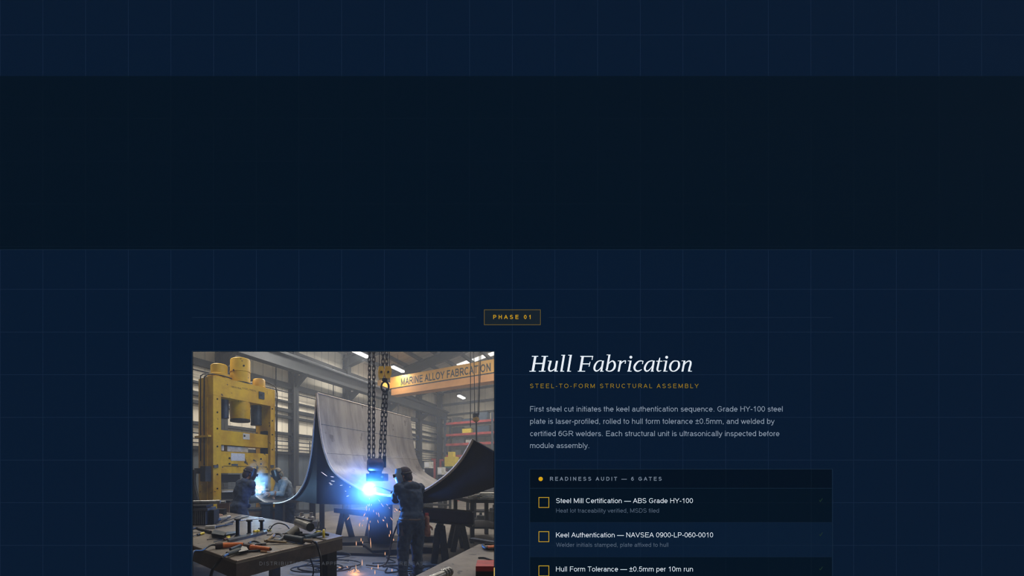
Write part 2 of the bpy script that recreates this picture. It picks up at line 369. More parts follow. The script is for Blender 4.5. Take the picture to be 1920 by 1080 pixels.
stroke(*B_, [(1022, 172, 14), (1002, 250, 34), (980, 350, 38), (970, 410, 36), (995, 442, 24), (1052, 425, 10)]); flat(mapB, 950, 1072, 235, 252)
stem_(*B_, 1150, 235, 1112, 446, 38); flat(mapB, 1088, 1168, 230, 243); flat(mapB, 1088, 1172, 437, 450); dot(mapB, 1156, 165, 29)
rg = [(1345, 237, 18), (1290, 245, 26), (1240, 300, 38), (1225, 370, 42), (1245, 425, 30), (1290, 443, 20), (1345, 425, 28), (1392, 370, 38), (1404, 300, 40), (1385, 250, 28), (1345, 237, 18)]
stroke(*B_, rg)
stem_(*B_, 1512, 235, 1470, 450, 38); flat(mapB, 1452, 1530, 230, 243); stroke(*B_, [(1497, 330, 12), (1545, 268, 20), (1595, 240, 26), (1632, 255, 34), (1632, 310, 38), (1612, 380, 38), (1600, 446, 38)]); flat(mapB, 1582, 1660, 437, 450)
o = hd.build('headline_lettering', g_white, fix=False, smooth=False)
tag(o, 'large white italic serif headline reading Hull Fabrication', 'lettering')

tag(sheet_text('subtitle_lettering', 'STEEL-TO-FORM STRUCTURAL ASSEMBLY', 992.8, 1308, 728, 11.2, glow('dim_gold', (160, 124, 22))),
    'small gold spaced capitals reading STEEL-TO-FORM STRUCTURAL ASSEMBLY', 'lettering')
pb = MB()
for t, x1, b in (('First steel cut initiates the keel authentication sequence. Grade HY-100 steel', 1465.3, 772), ('plate is laser-profiled, rolled to hull form tolerance \u00b10.5mm, and welded by', 1450, 795),
                 ('certified 6GR welders. Each structural unit is ultrasonically inspected before', 1459.3, 818), ('module assembly.', 1103.5, 840.3)):
    lettering(pb, t, 993, x1, b)
tag(pb.build('paragraph_lettering', glow('paragraph_grey', (136, 149, 166)), fix=False, smooth=False), 'four line grey paragraph beginning First steel cut initiates, below the headline', 'lettering')
dvd = glow('divider_line', (21, 37, 58))
tag(rect(MB(), 360, 595, 892, 596, .002).build('divider_line', dvd, fix=False), 'thin horizontal line to the left of the PHASE 01 badge', 'divider line')
tag(rect(MB(), 1028, 595, 1560, 596, .002).build('divider_line', dvd, fix=False), 'thin horizontal line to the right of the PHASE 01 badge', 'divider line')
def frame(mb, x0, y0, x1, y1, t, dy):
    rect(mb, x0, y0, x1, y0+t, dy); rect(mb, x0, y1-t, x1, y1, dy); rect(mb, x0, y0+t, x0+t, y1-t, dy); return rect(mb, x1-t, y0+t, x1, y1-t, dy)
b = thing('phase_badge', 'small outlined badge reading PHASE 01 between two thin lines', 'badge', W(960, 610))
rect(MB(), 907, 581, 1013, 610, .002).build('badge_panel', page_mat('badge_fill', (22, 33, 43), (28, 43, 52), rows=False), b, fix=False)
frame(MB(), 907, 581, 1013, 610, 1, .003).build('border', glow('badge_border', (108, 88, 44)), b, fix=False)
sheet_text('lettering', 'PHASE 01', 924, 994, 599, 10.8, glow('badge_gold', (196, 150, 30)), b, bold=True)

c = thing('checklist_panel', 'dark checklist panel headed READINESS AUDIT, three rows in view', 'panel', W(1276, 1140))
rect(MB(), 993, 880, 1559, 915, .001).build('header_strip', page_mat('header_fill', (4, 16, 30), (11, 24, 38), rows=False), c, fix=False)
rowm = page_mat('row_dark', (4, 18, 32), (9, 23, 37)); rowl = page_mat('row_light', (9, 27, 48), (14, 32, 53))
for y0, y1, m_ in ((916, 979, rowm), (980, 1043.5, rowl), (1044.5, 1108, rowm)): rect(MB(), 993, y0, 1559, y1, .001).build('row_panel', m_, c, fix=False)
pb_ = frame(MB(), 992, 879, 1560, 1140, 1, .0025).build('border', glow('panel_border', (23, 41, 60)), c, fix=False)
for y, cc in ((915, (20, 37, 54)), (979, (15, 31, 50)), (1043.5, (14, 30, 49))): rect(MB(), 993, y, 1559, y+1, .0022).build('divider', glow('panel_rule_%d' % y, cc), c, fix=False)
dt = MB(); dt.add([W(1013+4.1*math.cos(t*PI/12), 898+4.1*math.sin(t*PI/12), .003) for t in range(24)], [tuple(range(24))])
dt.build('status_dot', glow('status_gold', (212, 160, 23)), c, fix=False)
sheet_text('header_lettering', 'READINESS AUDIT \u2014 6 GATES', 1030, 1239, 901.3, 10.2, glow('header_grey', (112, 124, 140)), c, bold=True)
g_row, g_sub, g_box, g_tick = glow('row_white', (224, 231, 240)), glow('sub_grey', (80, 94, 112)), glow('box_gold', (196, 152, 38)), glow('tick_dim', (30, 52, 40))
for t, x1, b_ in (('Steel Mill Certification \u2014 ABS Grade HY-100', 1297.5, 943.2), ('Keel Authentication \u2014 NAVSEA 0900-LP-060-0010', 1335.3, 1007.2), ('Hull Form Tolerance \u2014 \u00b10.5mm per 10m run', 1297.5, 1071)):
    sheet_text('row_title_lettering', t, 1041.5, x1, b_, None, g_row, c)
for t, x1, b_ in (('Heat lot traceability verified, MSDS filed', 1234, 961), ('Welder initials stamped, plate affixed to hull', 1251.6, 1025)):
    sheet_text('row_note_lettering', t, 1041.7, x1, b_, None, g_sub, c)
for y in (932, 996, 1060):
    frame(MB(), 1009, y, 1029, y+20, 1.25, .003).build('checkbox', g_box, c, fix=False)
    k = MB()
    for p in (((1534.6, y+5.6), (1536.2, y+8.6)), ((1536.2, y+8.6), (1540.6, y+2.2))):
        a0, a1 = V((*p[0], 0)), V((*p[1], 0)); n = (a1-a0).normalized(); n = V((-n.y, n.x, 0))*.55
        k.add([W(q.x, q.y, .003) for q in (a0+n, a1+n, a1-n, a0-n)], [(0, 1, 2, 3)])
    k.build('check_mark', g_tick, c, fix=False)

# ---- the opening onto the workshop: thin frame line and faint lettering in its plane
w1 = thing('window_1', 'large opening in the navy wall looking into the steel workshop', None, W(644, 1085), kind='structure')
frame(MB(), 360, 658.4, 928, 1086, 1, .002).build('window_frame', glow('opening_edge', (34, 50, 66)), w1, fix=False)
bk = MB(); rect(bk, 925, 1063.8, 927, 1085, .004); rect(bk, 907, 1083, 927, 1085, .004)
bk.build('corner_bracket', glow('bracket_gold', (196, 164, 92)), w1, fix=False)
m, nt, out = nodes('faint_grey_lettering'); tr = N(nt, 'ShaderNodeBsdfTransparent'); e = N(nt, 'ShaderNodeEmission'); e.inputs[0].default_value = lin((120, 126, 134))+(1,)
mx = N(nt, 'ShaderNodeMixShader'); mx.inputs[0].default_value = .33; nt.links.new(tr.outputs[0], mx.inputs[1]); nt.links.new(e.outputs[0], mx.inputs[2]); nt.links.new(mx.outputs[0], out.inputs[0]); m.cycles.emission_sampling = 'NONE'
sheet_text('opening_lettering', 'DISTRIBUTION A \u2014 APPROVED FOR PUBLIC RELEASE', 487, 801, 1059.5, 9.4, m, w1)
# ================================================================== THE WORKSHOP
m_conc = pbr('concrete_floor', (132, 124, 114), .75, c2=(92, 87, 82), nscale=.9, amount=.7, bump=.15, bscale=9, spots=((88, 84, 82), 2.2, .66))
m_dark = pbr('dark_steel', (44, 46, 50), .55, .35, c2=(26, 27, 30), nscale=5)
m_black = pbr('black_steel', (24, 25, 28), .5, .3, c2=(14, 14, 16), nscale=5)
m_col = pbr('green_grey_paint', (44, 47, 48), .6, c2=(30, 33, 34), nscale=3)
m_yel = pbr('worn_yellow_paint', (214, 172, 22), .5, c2=(178, 132, 20), nscale=2.6, amount=.6, spots=((92, 66, 38), 7, .66))
m_yel2 = pbr('scratched_yellow_paint', (220, 176, 26), .5, c2=(176, 130, 24), nscale=4, amount=.7, spots=((60, 56, 54), 5, .6))
m_gry = pbr('mid_grey_metal', (112, 114, 118), .45, .5, c2=(74, 76, 80), nscale=6)
m_sil = pbr('bright_steel', (186, 184, 180), .3, .75, c2=(130, 128, 124), nscale=12)
m_wht = pbr('off_white_paint', (206, 202, 192), .6, c2=(150, 146, 138), nscale=9)
m_rub = pbr('black_rubber', (30, 30, 32), .55, c2=(20, 20, 22))
m_blu = pbr('dull_blue_plastic', (56, 82, 106), .45, c2=(34, 52, 70))
m_orn = pbr('orange_plastic', (240, 128, 48), .45, c2=(204, 96, 36), nscale=20)
m_yla = pbr('yellow_plastic', (238, 214, 52), .45, c2=(204, 176, 44), nscale=20)
m_red = pbr('red_rack_paint', (196, 72, 66), .5, c2=(140, 46, 42), nscale=3)
m_wod = pbr('bare_wood', (198, 150, 104), .7, c2=(150, 104, 66), nscale=14)
m_rst = pbr('rusty_brown_panel', (112, 74, 44), .7, c2=(62, 44, 34), nscale=3, amount=.9)
m_ppr = pbr('white_paper', (214, 214, 216), .8, c2=(190, 190, 192), nscale=30)

def siding(name, c1, c2, sc, bandname=None):
    """ribbed sheet cladding with dirt"""
    m, nt, out = nodes(name); k = nt.links.new
    b = N(nt, 'ShaderNodeBsdfPrincipled'); k(b.outputs[0], out.inputs[0]); b.inputs['Roughness'].default_value = .6
    g = N(nt, 'ShaderNodeNewGeometry'); dp = N(nt, 'ShaderNodeVectorMath', operation='DOT_PRODUCT'); k(g.outputs['Position'], dp.inputs[0]); dp.inputs[1].default_value = sc
    fr = math_(nt, 'FRACT', dp.outputs['Value']); rib = math_(nt, 'LESS_THAN', fr, .12)
    n = N(nt, 'ShaderNodeTexNoise'); n.inputs['Scale'].default_value = .8; n.inputs['Detail'].default_value = 6; k(g.outputs['Position'], n.inputs['Vector'])
    r = N(nt, 'ShaderNodeValToRGB'); r.color_ramp.elements[0].color = lin(c2)+(1,); r.color_ramp.elements[1].color = lin(c1)+(1,)
    r.color_ramp.elements[0].position = .3; r.color_ramp.elements[1].position = .6; k(n.outputs[0], r.inputs[0])
    mx = N(nt, 'ShaderNodeMixRGB'); k(math_(nt, 'MULTIPLY', rib, .35), mx.inputs[0]); k(r.outputs[0], mx.inputs[1]); mx.inputs[2].default_value = lin(tuple(x*.6 for x in c1))+(1,)
    k(mx.outputs[0], b.inputs['Base Color'])
    bp = N(nt, 'ShaderNodeBump'); bp.inputs['Strength'].default_value = .5; bp.inputs['Distance'].default_value = .03; k(rib, bp.inputs['Height']); k(bp.outputs[0], b.inputs['Normal'])
    return m
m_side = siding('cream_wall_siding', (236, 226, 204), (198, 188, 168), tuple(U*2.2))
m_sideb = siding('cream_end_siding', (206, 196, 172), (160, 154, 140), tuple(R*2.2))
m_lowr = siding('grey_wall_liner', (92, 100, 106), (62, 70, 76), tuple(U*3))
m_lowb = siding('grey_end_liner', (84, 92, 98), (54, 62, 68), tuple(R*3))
m_roof = siding('grey_roof_sheet', (186, 184, 174), (150, 150, 146), tuple(U*2.0))

EAVE, SLP, BL, AE = 7.0, .2, -10.0, 24.1
def roof_z(b): return EAVE+SLP*(b-BL)
# floor
tag(MB().add([(-14, 1.6, 0), (22, 1.6, 0), (22, 32, 0), (-14, 32, 0), (-14, 1.6, -.2), (22, 1.6, -.2), (22, 32, -.2), (-14, 32, -.2)], [(0, 1, 2, 3), (4, 7, 6, 5), (0, 4, 5, 1), (1, 5, 6, 2), (2, 6, 7, 3), (3, 7, 4, 0)]).build('floor', m_conc, smooth=False), 'stained grey concrete workshop floor', kind='structure')
# left wall with its parts
wl = tag(MB().hbox(-1, AE, BL-.15, BL, 2.35, EAVE).build('wall_left', m_side, smooth=False), 'long cream clad side wall of the hall', kind='structure')
MB().hbox(-1, AE, BL-.17, BL+.02, 0, 2.35).build('wall_liner', m_lowr, wl, smooth=False)
for z, h in ((2.38, .1), (3.1, .09), (3.72, .09), (3.97, .12), (4.3, .06), (4.9, .2), (6.2, .14)):
    MB().hbox(-1, AE, BL, BL+.14, z-h/2, z+h/2).build('wall_girt', m_col, wl, smooth=False)
for a in (3.4, 6.85, 10.0, 13.4, 17.0, 20.9):
    c_ = MB().hbox(a-.02, a+.02, BL+.04, BL+.32, 0, EAVE).hbox(a-.13, a+.13, BL+.28, BL+.32, 0, EAVE+.03).hbox(a-.13, a+.13, BL+.02, BL+.06, 0, EAVE)
    st = c_.build('steel_column', m_col, wl, smooth=False)
    MB().hexa([H(a-.07, BL+.32, 4.85), H(a-.07, BL+.34, 4.85), H(a+.07, BL+.34, 4.85), H(a+.07, BL+.32, 4.85), H(a-.07, BL+.32, 5.265), H(a-.07, BL+.9, 5.265), H(a+.07, BL+.9, 5.265), H(a+.07, BL+.32, 5.265)]).build('crane_bracket', m_col, st, smooth=False)
for a0, a1 in ((-1, 3.2),):
    MB().hbox(a0, a1, BL+.1, BL+.15, 5.0, 5.2).build('wall_girt', m_col, wl, smooth=False)
day = glow('daylight_glass', (176, 206, 212), .8, True)
def window_strip(n, a0, a1, z0, z1, nb, label):
    w_ = thing('window_%d' % n, label, None, H((a0+a1)/2, BL+.04, z0), kind='structure')
    MB().hbox(a0, a1, BL+.03, BL+.05, z0, z1).build('pane', day, w_, smooth=False)
    f = MB().hbox(a0-.06, a1+.06, BL+.03, BL+.1, z0-.06, z0).hbox(a0-.06, a1+.06, BL+.03, BL+.1, z1, z1+.06)
    for i in range(nb+1): q = a0+(a1-a0)*i/nb; f.hbox(q-.04, q+.04, BL+.03, BL+.1, z0, z1)
    f.build('window_frame', m_col, w_, smooth=False)
window_strip(2, 3.95, 5.35, 1.72, 2.15, 3, 'narrow bright window low on the wall left of the yellow press')
window_strip(3, 11.55, 12.3, 1.7, 2.15, 1, 'small bright window behind the tall edge of the hull plate')

for z, r_ in ((2.52, .02), (2.64, .015), (2.8, .02), (2.95, .012), (4.62, .02)): MB().cyl(H(2, BL+.2, z), H(AE-.5, BL+.2, z), r_, n=6).build('conduit', m_dark, wl)
for a in (4.4, 6.1, 8.2, 9.1, 10.9, 11.2, 12.4, 14.6, 15.5, 18.2, 19.1): MB().cyl(H(a, BL+.18, .4), H(a, BL+.18, random.choice((2.9, 4.6, 6.2))), .02, n=6).build('conduit', m_dark, wl)
# end wall
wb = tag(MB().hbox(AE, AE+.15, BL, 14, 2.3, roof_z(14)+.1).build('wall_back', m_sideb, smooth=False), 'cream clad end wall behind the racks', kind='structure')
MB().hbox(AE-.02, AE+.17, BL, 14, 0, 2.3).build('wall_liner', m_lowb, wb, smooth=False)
for z, h in ((3.0, .1), (4.0, .1), (4.9, .18), (5.55, .1), (6.25, .14), (7.1, .12), (8.0, .12)):
    MB().hbox(AE-.14, AE, BL+(max(0, (z-EAVE)/SLP)), 14, z-h/2, z+h/2).build('wall_girt', m_col, wb, smooth=False)
for b in (-9.7, -5, 0, 5, 10):
    MB().hbox(AE-.4, AE-.1, b-.14, b+.14, 0, roof_z(b)).build('steel_column', m_col, wb, smooth=False)

# right wall, outside the opening's view, with a long window added as fill light
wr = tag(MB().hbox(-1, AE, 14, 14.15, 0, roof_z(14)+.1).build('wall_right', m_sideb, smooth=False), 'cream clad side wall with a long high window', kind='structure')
w_ = thing('window_4', 'long high window in the right side wall', None, H(12, 13.95, 3.4), kind='structure')
MB().hbox(2, 22, 13.94, 13.97, 3.4, 6.4).build('pane', day, w_, smooth=False)
f_ = MB().hbox(1.9, 22.1, 13.9, 13.99, 3.3, 3.4).hbox(1.9, 22.1, 13.9, 13.99, 6.4, 6.5)
for i in range(11): f_.hbox(1.95+2*i, 2.05+2*i, 13.9, 13.99, 3.4, 6.4)
f_.build('window_frame', m_col, w_, smooth=False)
l = bpy.data.lights.new('window_daylight', 'AREA'); l.shape = 'RECTANGLE'; l.size = 20; l.size_y = 3; l.energy = 420; l.color = (.88, .94, 1)  # area light added at the unseen window to fill the hall
o_ = bpy.data.objects.new('window_daylight', l); COL.objects.link(o_); o_.location = H(12, 13.85, 4.9); o_.rotation_euler = (-R).to_track_quat('-Z', 'Y').to_euler()
# roof
cl = tag(MB().hexa([H(a, b, roof_z(b)+dz) for dz in (0, .1) for a, b in ((-1, BL-.15), (-1, 14), (AE+.15, 14), (AE+.15, BL-.15))]).build('ceiling', m_roof, smooth=False), 'sloping grey sheet roof on dark steel framing', kind='structure')
def roofbox(a0, a1, b0, b1, d0, d1):
    return MB().hexa([H(a, b, roof_z(b)+d) for d in (d0, d1) for a, b in ((a0, b0), (a0, b1), (a1, b1), (a1, b0))])
for i in range(28):
    b = BL+.45+.8*i
    if b < 13: roofbox(-1, AE, b-.04, b+.04, -.16, -.004).build('purlin', m_col, cl, smooth=False)
for a in (3.4, 6.85, 10.0, 13.4, 17.0, 20.9):
    rf = roofbox(a-.13, a+.13, BL, 13.9, -.24, -.2); rf.v += []; q = roofbox(a-.02, a+.02, BL, 13.9, -.6, -.2); rf.merge(q); rf.merge(roofbox(a-.13, a+.13, BL, 13.9, -.64, -.6))
    rf.build('rafter', m_col, cl, smooth=False)
sky = glow('skylight_daylight', (255, 250, 238), 1.6, True)
for i in range(3, 13):
    b = BL+.45+.8*i
    roofbox(19.75+.1*(i-3), 20.25+.1*(i-3), b+.07, b+.73, -.03, -.006).build('skylight', sky, cl, smooth=False)

# batten lights
tube_on = glow('lamp_tube_lit', (255, 252, 244), 2.2, True)
def batten(px, py, z, ln, label):
    d = (z-EYE)*F/(CY-py); c_ = P(px, py, d)
    t = thing('ceiling_light', label, 'ceiling light', c_, 'batten lights under the roof')
    MB().bar(c_-U*ln/2+V((0, 0, .09)), c_+U*ln/2+V((0, 0, .09)), .2, .08).build('housing', m_gry, t, smooth=False)
    MB().bar(c_-U*ln*.49, c_+U*ln*.49, .16, .08).build('lamp_tube', tube_on, t, smooth=False)
    l = bpy.data.lights.new('lamp', 'AREA'); l.shape = 'RECTANGLE'; l.size = .14; l.size_y = ln*.9; l.energy = 45; l.color = (1, .98, .94)
    o_ = bpy.data.objects.new('lamp', l); COL.objects.link(o_); o_.parent = t; o_.location = (0, 0, -.045); o_.rotation_euler = (0, 0, -math.atan2(U.x, U.y))
    b = c_.dot(R)
    MB().cyl(c_+V((0, 0, .12)), V((c_.x, c_.y, roof_z(b))), .012, n=6).build('hanger', m_dark, t)
batten(676, 663.5, 6.6, 1.1, 'lit batten light at the top of the opening, left of the chains')
batten(746, 692.5, 6.6, 1.1, 'lit batten light just right of the yellow hook block')
batten(865, 744.5, 6.0, .95, 'small lit batten light under the yellow crane girder')

# crane runway + overhead crane
rw = MB().hbox(-1, AE, BL+.7, BL+.74, 5.3, 5.74).hbox(-1, AE, BL+.55, BL+.9, 5.7, 5.76).hbox(-1, AE, BL+.58, BL+.87, 5.27, 5.32)
t = thing('crane_runway_beam', 'long grey steel beam carrying the crane along the left wall', 'steel beam', H(11, BL+.7, 5.27))
rw.build('beam', m_col, t, smooth=False); MB().hbox(-1, AE, BL+.69, BL+.77, 5.76, 5.84).build('rail', m_gry, t, smooth=False)
m_crn = pbr('orange_yellow_crane_paint', (224, 166, 56), .5, c2=(200, 140, 50), nscale=1.5); m_crl = pbr('tan_crane_paint', (210, 150, 84), .5, c2=(184, 124, 66), nscale=1.5)
AG = 16.1
t = thing('overhead_crane', 'yellow overhead crane girder lettered MARINE ALLOY FABRCATION', 'crane', H(AG, 0, 5.5))
MB().hbox(AG, AG+.5, BL+.87, 12, 5.87, 6.42).build('girder', m_crn, t, smooth=False)
MB().hbox(AG-.06, AG+.56, BL+.96, 12, 5.50, 5.80).build('lower_flange', m_crl, t, smooth=False)
MB().hbox(AG-.03, AG+.53, BL+.96, 12, 5.79, 5.85).build('web_stripe', m_dark, t, smooth=False)
MB().hbox(AG-.8, AG+1.3, BL+.62, BL+.86, 5.86, 6.15).build('end_truck', m_crn, t, smooth=False)
for da in (-.5, 1.0): MB().cyl(H(AG+da, BL+.66, 5.96), H(AG+da, BL+.82, 5.96), .1).build('wheel', m_dark, t)
def onb(px, py):                          # lettering lies on the girder's face
    tt = (px-CX)/F; d = (AG-.004)/(.599*tt+.801); return H(AG-.004, (d*(.801*tt-.599)), 0)
b0, b1 = onb(752, 0).dot(R), onb(920, 0).dot(R)
crl = MB(); lettering(crl, 'MARINE ALLOY FABRCATION', 0, 1000, 0, None, True, at=lambda x, y: H(AG-.006, b0+(b1-b0)*x/1000, 5.93-y*((b1-b0)/1000)*1.62))
crl.build('lettering', pbr('dark_lettering_paint', (36, 34, 34), .6), t, fix=False, smooth=False)
# hoist trolley above the frame carries the chains and the hook block

# ------------------------------------------------------------------ storage racks along the end wall
AR_ = 22.4
rk = thing('storage_rack', 'tall pallet rack with red beams and dark blue uprights against the end wall', 'rack', H(AR_, -2, 0))
m_upr = pbr('dark_blue_upright', (44, 56, 76), .5)
for b in (-8.75, -5.9, -3.0, 0):
    f = MB()
    for da in (0, .9): f.hbox(AR_+da-.05, AR_+da+.05, b-.06, b+.06, 0, 5.2)
    for z in (.6, 1.6, 2.6, 3.6, 4.6): f.bar(H(AR_, b, z), H(AR_+.9, b, z+.5), .04, .04)
    f.build('upright', m_upr, rk, smooth=False)
ZS = (1.45, 2.7, 3.42, 4.02, 4.74)
for z in ZS:
    for da in (0, .9): MB().hbox(AR_+da-.04, AR_+da+.02, -8.75, 0, z-.07, z+.07).build('beam', m_red, rk, smooth=False)
    MB().hbox(AR_, AR_+.9, -8.7, 0, z+.05, z+.08).build('shelf_deck', m_gry, rk, smooth=False)
random.seed(3)
def crate(a, b, z, sx, sy, sz, mat, name, label, cat, group=None):
    t_ = thing(name, label, cat, H(a, b, z), group)
    k = MB().hbox(a-sy/2, a+sy/2, b-sx/2, b+sx/2, z, z+sz); k.build('body', mat, t_, smooth=False)
    MB().hbox(a-sy/2-.02, a+sy/2+.02, b-sx/2-.02, b+sx/2+.02, z+sz*.93, z+sz).build('rim', m_dark, t_, smooth=False)
    return t_
tones = {'grey': m_gry, 'dark': m_dark, 'white': m_wht, 'blue': m_blu}
places = {0: 'lowest', 1: 'second', 2: 'third', 3: 'fourth', 4: 'top'}
cnt = {}
for si, z in enumerate(ZS):
    b = -8.35
    while b < -4.3:
        if b < -5.9 < b+.8 and b > -6.7: b = -5.8
        wdt = random.uniform(.3, .75); hh = random.uniform(.14, .42 if si in (1, 2, 3) else .5)
        tone = random.choice(['grey', 'dark', 'dark', 'white', 'blue'])
        if si == 3 and -8.3 < b < -6.9: b = -6.85; continue
        crate(AR_+.45, b+wdt/2, z+.085, wdt, .6, hh, tones[tone], 'storage_bin', '%s storage bin on the %s shelf of the red-beamed rack' % (tone, places[si]), 'bin', 'bins on the %s rack shelf, %s' % (places[si], tone))
        b += wdt+random.uniform(.1, .5)
def b_at(px, a): tt = (px-CX)/F; return a/(.599*tt+.801)*(.801*tt-.599)
crate(AR_+.3, b_at(877, AR_+.3), 4.1, .52, .5, .3, m_yla, 'storage_bin', 'small bright yellow storage bin on the fourth rack shelf', 'bin')
# yellow machine below the rack
am = 21.6; bm_ = b_at(847, am)
t = thing('yellow_machine', 'bright yellow boxy machine standing in front of the racks', 'machine', H(am, bm_, 1.5))
MB().hbox(am-.3, am+.3, bm_-.33, bm_+.33, 2.05, 2.62).build('body', m_yla, t, smooth=False)
MB().hbox(am-.22, am+.22, bm_-.15, bm_+.15, 2.62, 2.92).build('hood', m_yla, t, smooth=False)
MB().hbox(am-.35, am+.35, bm_-.5, bm_+.5, 1.95, 2.05).build('tray', pbr('green_tray', (50, 96, 80), .6), t, smooth=False)
MB().hbox(am-.3, am+.3, bm_-.45, bm_-.37, 0, 1.95).hbox(am-.3, am+.3, bm_+.37, bm_+.45, 0, 1.95).build('stand', m_red, t, smooth=False)
for px, z0, z1, wd in ((815, 1.9, 2.55, .16), (826, 1.9, 2.5, .12)):
    b = b_at(px, 21.5)
    t = thing('guard_post', 'short red guard post, %s of the pair left of the yellow machine' % ('left' if px < 820 else 'right'), 'post', H(21.5, b, 0))
    MB().hbox(21.47, 21.53, b-.06, b+.06, 0, z1).build('post', m_red, t, smooth=False); MB().hbox(21.47, 21.53, b, b+(.2 if px > 820 else -.2), z1-.12, z1).build('rail', m_red, t, smooth=False)
for ci, (px, py0, py1, wpx, lab) in enumerate(((804, 866, 878, 12, 'upper cream box of the two cabinets beside the hull plate'), (828, 876, 890, 10, 'tall white box behind the right hull plate edge'), (833, 884, 890, 8, 'low white box right of the tall white box'), (799, 880, 892, 6, 'slim cream cabinet beside the hull plate edge'))):
    d = 16.+1.2*(ci > 1); a = (P(px, 0, d).dot(U)); b = P(px, 0, d).dot(R); z0 = EYE-(py1-CY)/F*d; z1 = EYE-(py0-CY)/F*d; ww = wpx/F*d/2*.9
    t = thing('white_cabinet', lab, 'cabinet', H(a, b, 0)); MB().hbox(a-.2, a+.2, b-ww, b+ww, z0, z1).build('body', m_wht, t, smooth=False)
    MB().hbox(a-.215, a-.2, b-ww*.8, b+ww*.8, z0+.04, z1-.04).build('door', m_ppr, t, smooth=False); MB().hbox(a-.18, a+.18, b-ww*.9, b+ww*.9, 0, z0).build('stand', m_dark, t, smooth=False)
# work benches in the middle distance, each with clutter
def bench(px0, px1, d, z, label, group=None, dep=.8, mat=None):
    p0, p1 = P(px0, 0, d), P(px1, 0, d); c_ = (p0+p1)/2; wdt = (p1-p0).length
    t_ = thing('work_bench', label, 'bench', (c_.x, c_.y, 0), group)
    MB().box((c_.x, c_.y, z-.04), (wdt, dep, .08)).build('bench_top', mat or m_gry, t_, smooth=False)
    for sx in (-1, 1):
        for sy in (-1, 1): MB().box((c_.x+sx*(wdt/2-.06), c_.y+sy*(dep/2-.06), (z-.08)/2), (.08, .08, z-.08)).build('leg', m_dark, t_, smooth=False)
    MB().box((c_.x, c_.y, z*.35), (wdt-.1, dep-.1, .04)).build('shelf', m_dark, t_, smooth=False)
    return t_
bench(795, 842, 14.2, 1.22, 'dark bench behind the dip of the hull plate', mat=m_dark)
bench(546, 588, 12.6, .95, 'cluttered bench behind the left edge of the hull plate', mat=m_dark)
bench(864, 935, 9.2, 1.02, 'long low bench of stacked sheets at the right edge', mat=m_black, dep=1.4)
bench(880, 940, 12.4, 1.05, 'far bench behind the stacked sheets at right', mat=m_dark)
for i, (px, py, d, w_, h_, m_, lab) in enumerate(((560, 894, 12.6, .16, .26, m_wht, 'cream parts box standing upright on the cluttered bench'), (572, 899, 12.5, .3, .12, m_red, 'red tool case on the cluttered bench'), (551, 897, 12.7, .2, .2, m_gry, 'grey parts box at the left end of the cluttered bench'), (583, 897, 12.6, .14, .22, m_blu, 'small blue parts box at the right end of the cluttered bench'), (812, 894, 14.2, .5, .2, m_gry, 'grey machine vice on the bench behind the hull plate'), (826, 893, 14.2, .2, .14, m_wht, 'white parts box on the bench behind the hull plate'))):
    z = .95 if d < 14 else 1.22; p = P(px, 0, d)
    t = thing('parts_box', lab, 'box', (p.x, p.y, z)); MB().box((p.x, p.y, z+h_/2), (w_, .25, h_)).build('body', m_, t, smooth=False); MB().box((p.x, p.y, z+h_+.01), (w_*1.06, .27, .02)).build('lid', m_dark, t, smooth=False)
for i in range(6):
    d = 8.9+.06*i; z = 1.02+.022*i; p0 = P(886+i*2.5, 0, d); p1 = p0+V((2.6, .3*(i % 3), 0))
    lab = ['lowest', 'second', 'third', 'fourth', 'fifth', 'topmost'][i]+' pale sheet of the stack on the bench at right'
    tag(MB().bar((p0.x, p0.y, z+.008), (p1.x, p1.y, z+.008), .7-.07*i, .016).build('metal_sheet', m_wht if i % 2 else m_sil), lab, 'metal sheet', 'stack of pale metal sheets on the bench at right')

# ------------------------------------------------------------------ hydraulic press
A0, A1, B0, B1 = 4.71, 6.51, -7.06, -7.62
pr = thing('hydraulic_press', 'tall worn yellow hydraulic press behind the two left welders', 'press', H(5.6, -7.3, 0))
def pb(a0, a1, b0, b1, z0, z1): return MB().hbox(a0, a1, b0, b1, z0, z1)
up = pb(A0, A0+.2, B1, B0, 0, 3.34)
up.build('left_upright', m_yel, pr, smooth=False); pb(A1-.15, A1, B1, B0, 0, 3.34).build('right_upright', m_yel, pr, smooth=False)
cw = pb(A0, A1, B1, B0, 3.33, 3.76).build('crown', m_yel, pr, smooth=False)
pb(A0-.02, A0, B1+.05, B0-.2, .2, 3.3).build('side_plate', m_yel, pr, smooth=False)
for z in (.12,): pb(A0-.1, A1+.1, B1-.1, B0+.06, 0, .14).build('base', m_yel, pr, smooth=False)
def pcyl(px, a, b, z0, z1, r, mat, name, prof=None):
    k = MB(); c_ = H(a, b, z0); pf = prof or [(0, r), (z1-z0-.03, r), (z1-z0, r*.94)]; k.lathe(c_, (0, 0, 1), pf, 24); return k.build(name, mat, pr)
ac = 5.61; rc = .237
main = pcyl(0, ac, -7.3, 3.76, 4.36, rc, m_yel, 'main_cylinder', [(0, rc), (.28, rc), (.285, rc+.012), (.305, rc+.012), (.31, rc), (.58, rc), (.6, rc*.93)])
MB().lathe(H(ac, -7.3, 3.76), (0, 0, 1), [(0, rc+.012), (.03, rc+.012)], 24).build('collar', m_dark, main)
for (px, py) in ((438, 693), (458, 684)):
    q = H(ac, -7.3, EYE+(CY-py)/F*8.6); ang = (px-451)/19; n = V((-q.x, -q.y, 0)).normalized()
    side = V((q.y, -q.x, 0)).normalized()*(1 if q.y > 0 else -1)
    n = (n*math.sqrt(1-ang*ang*.8)+side*ang*.9).normalized()
    MB().cyl(q+n*(rc-.01), q+n*(rc+.015), .022, n=10).build('bolt', m_black, main)
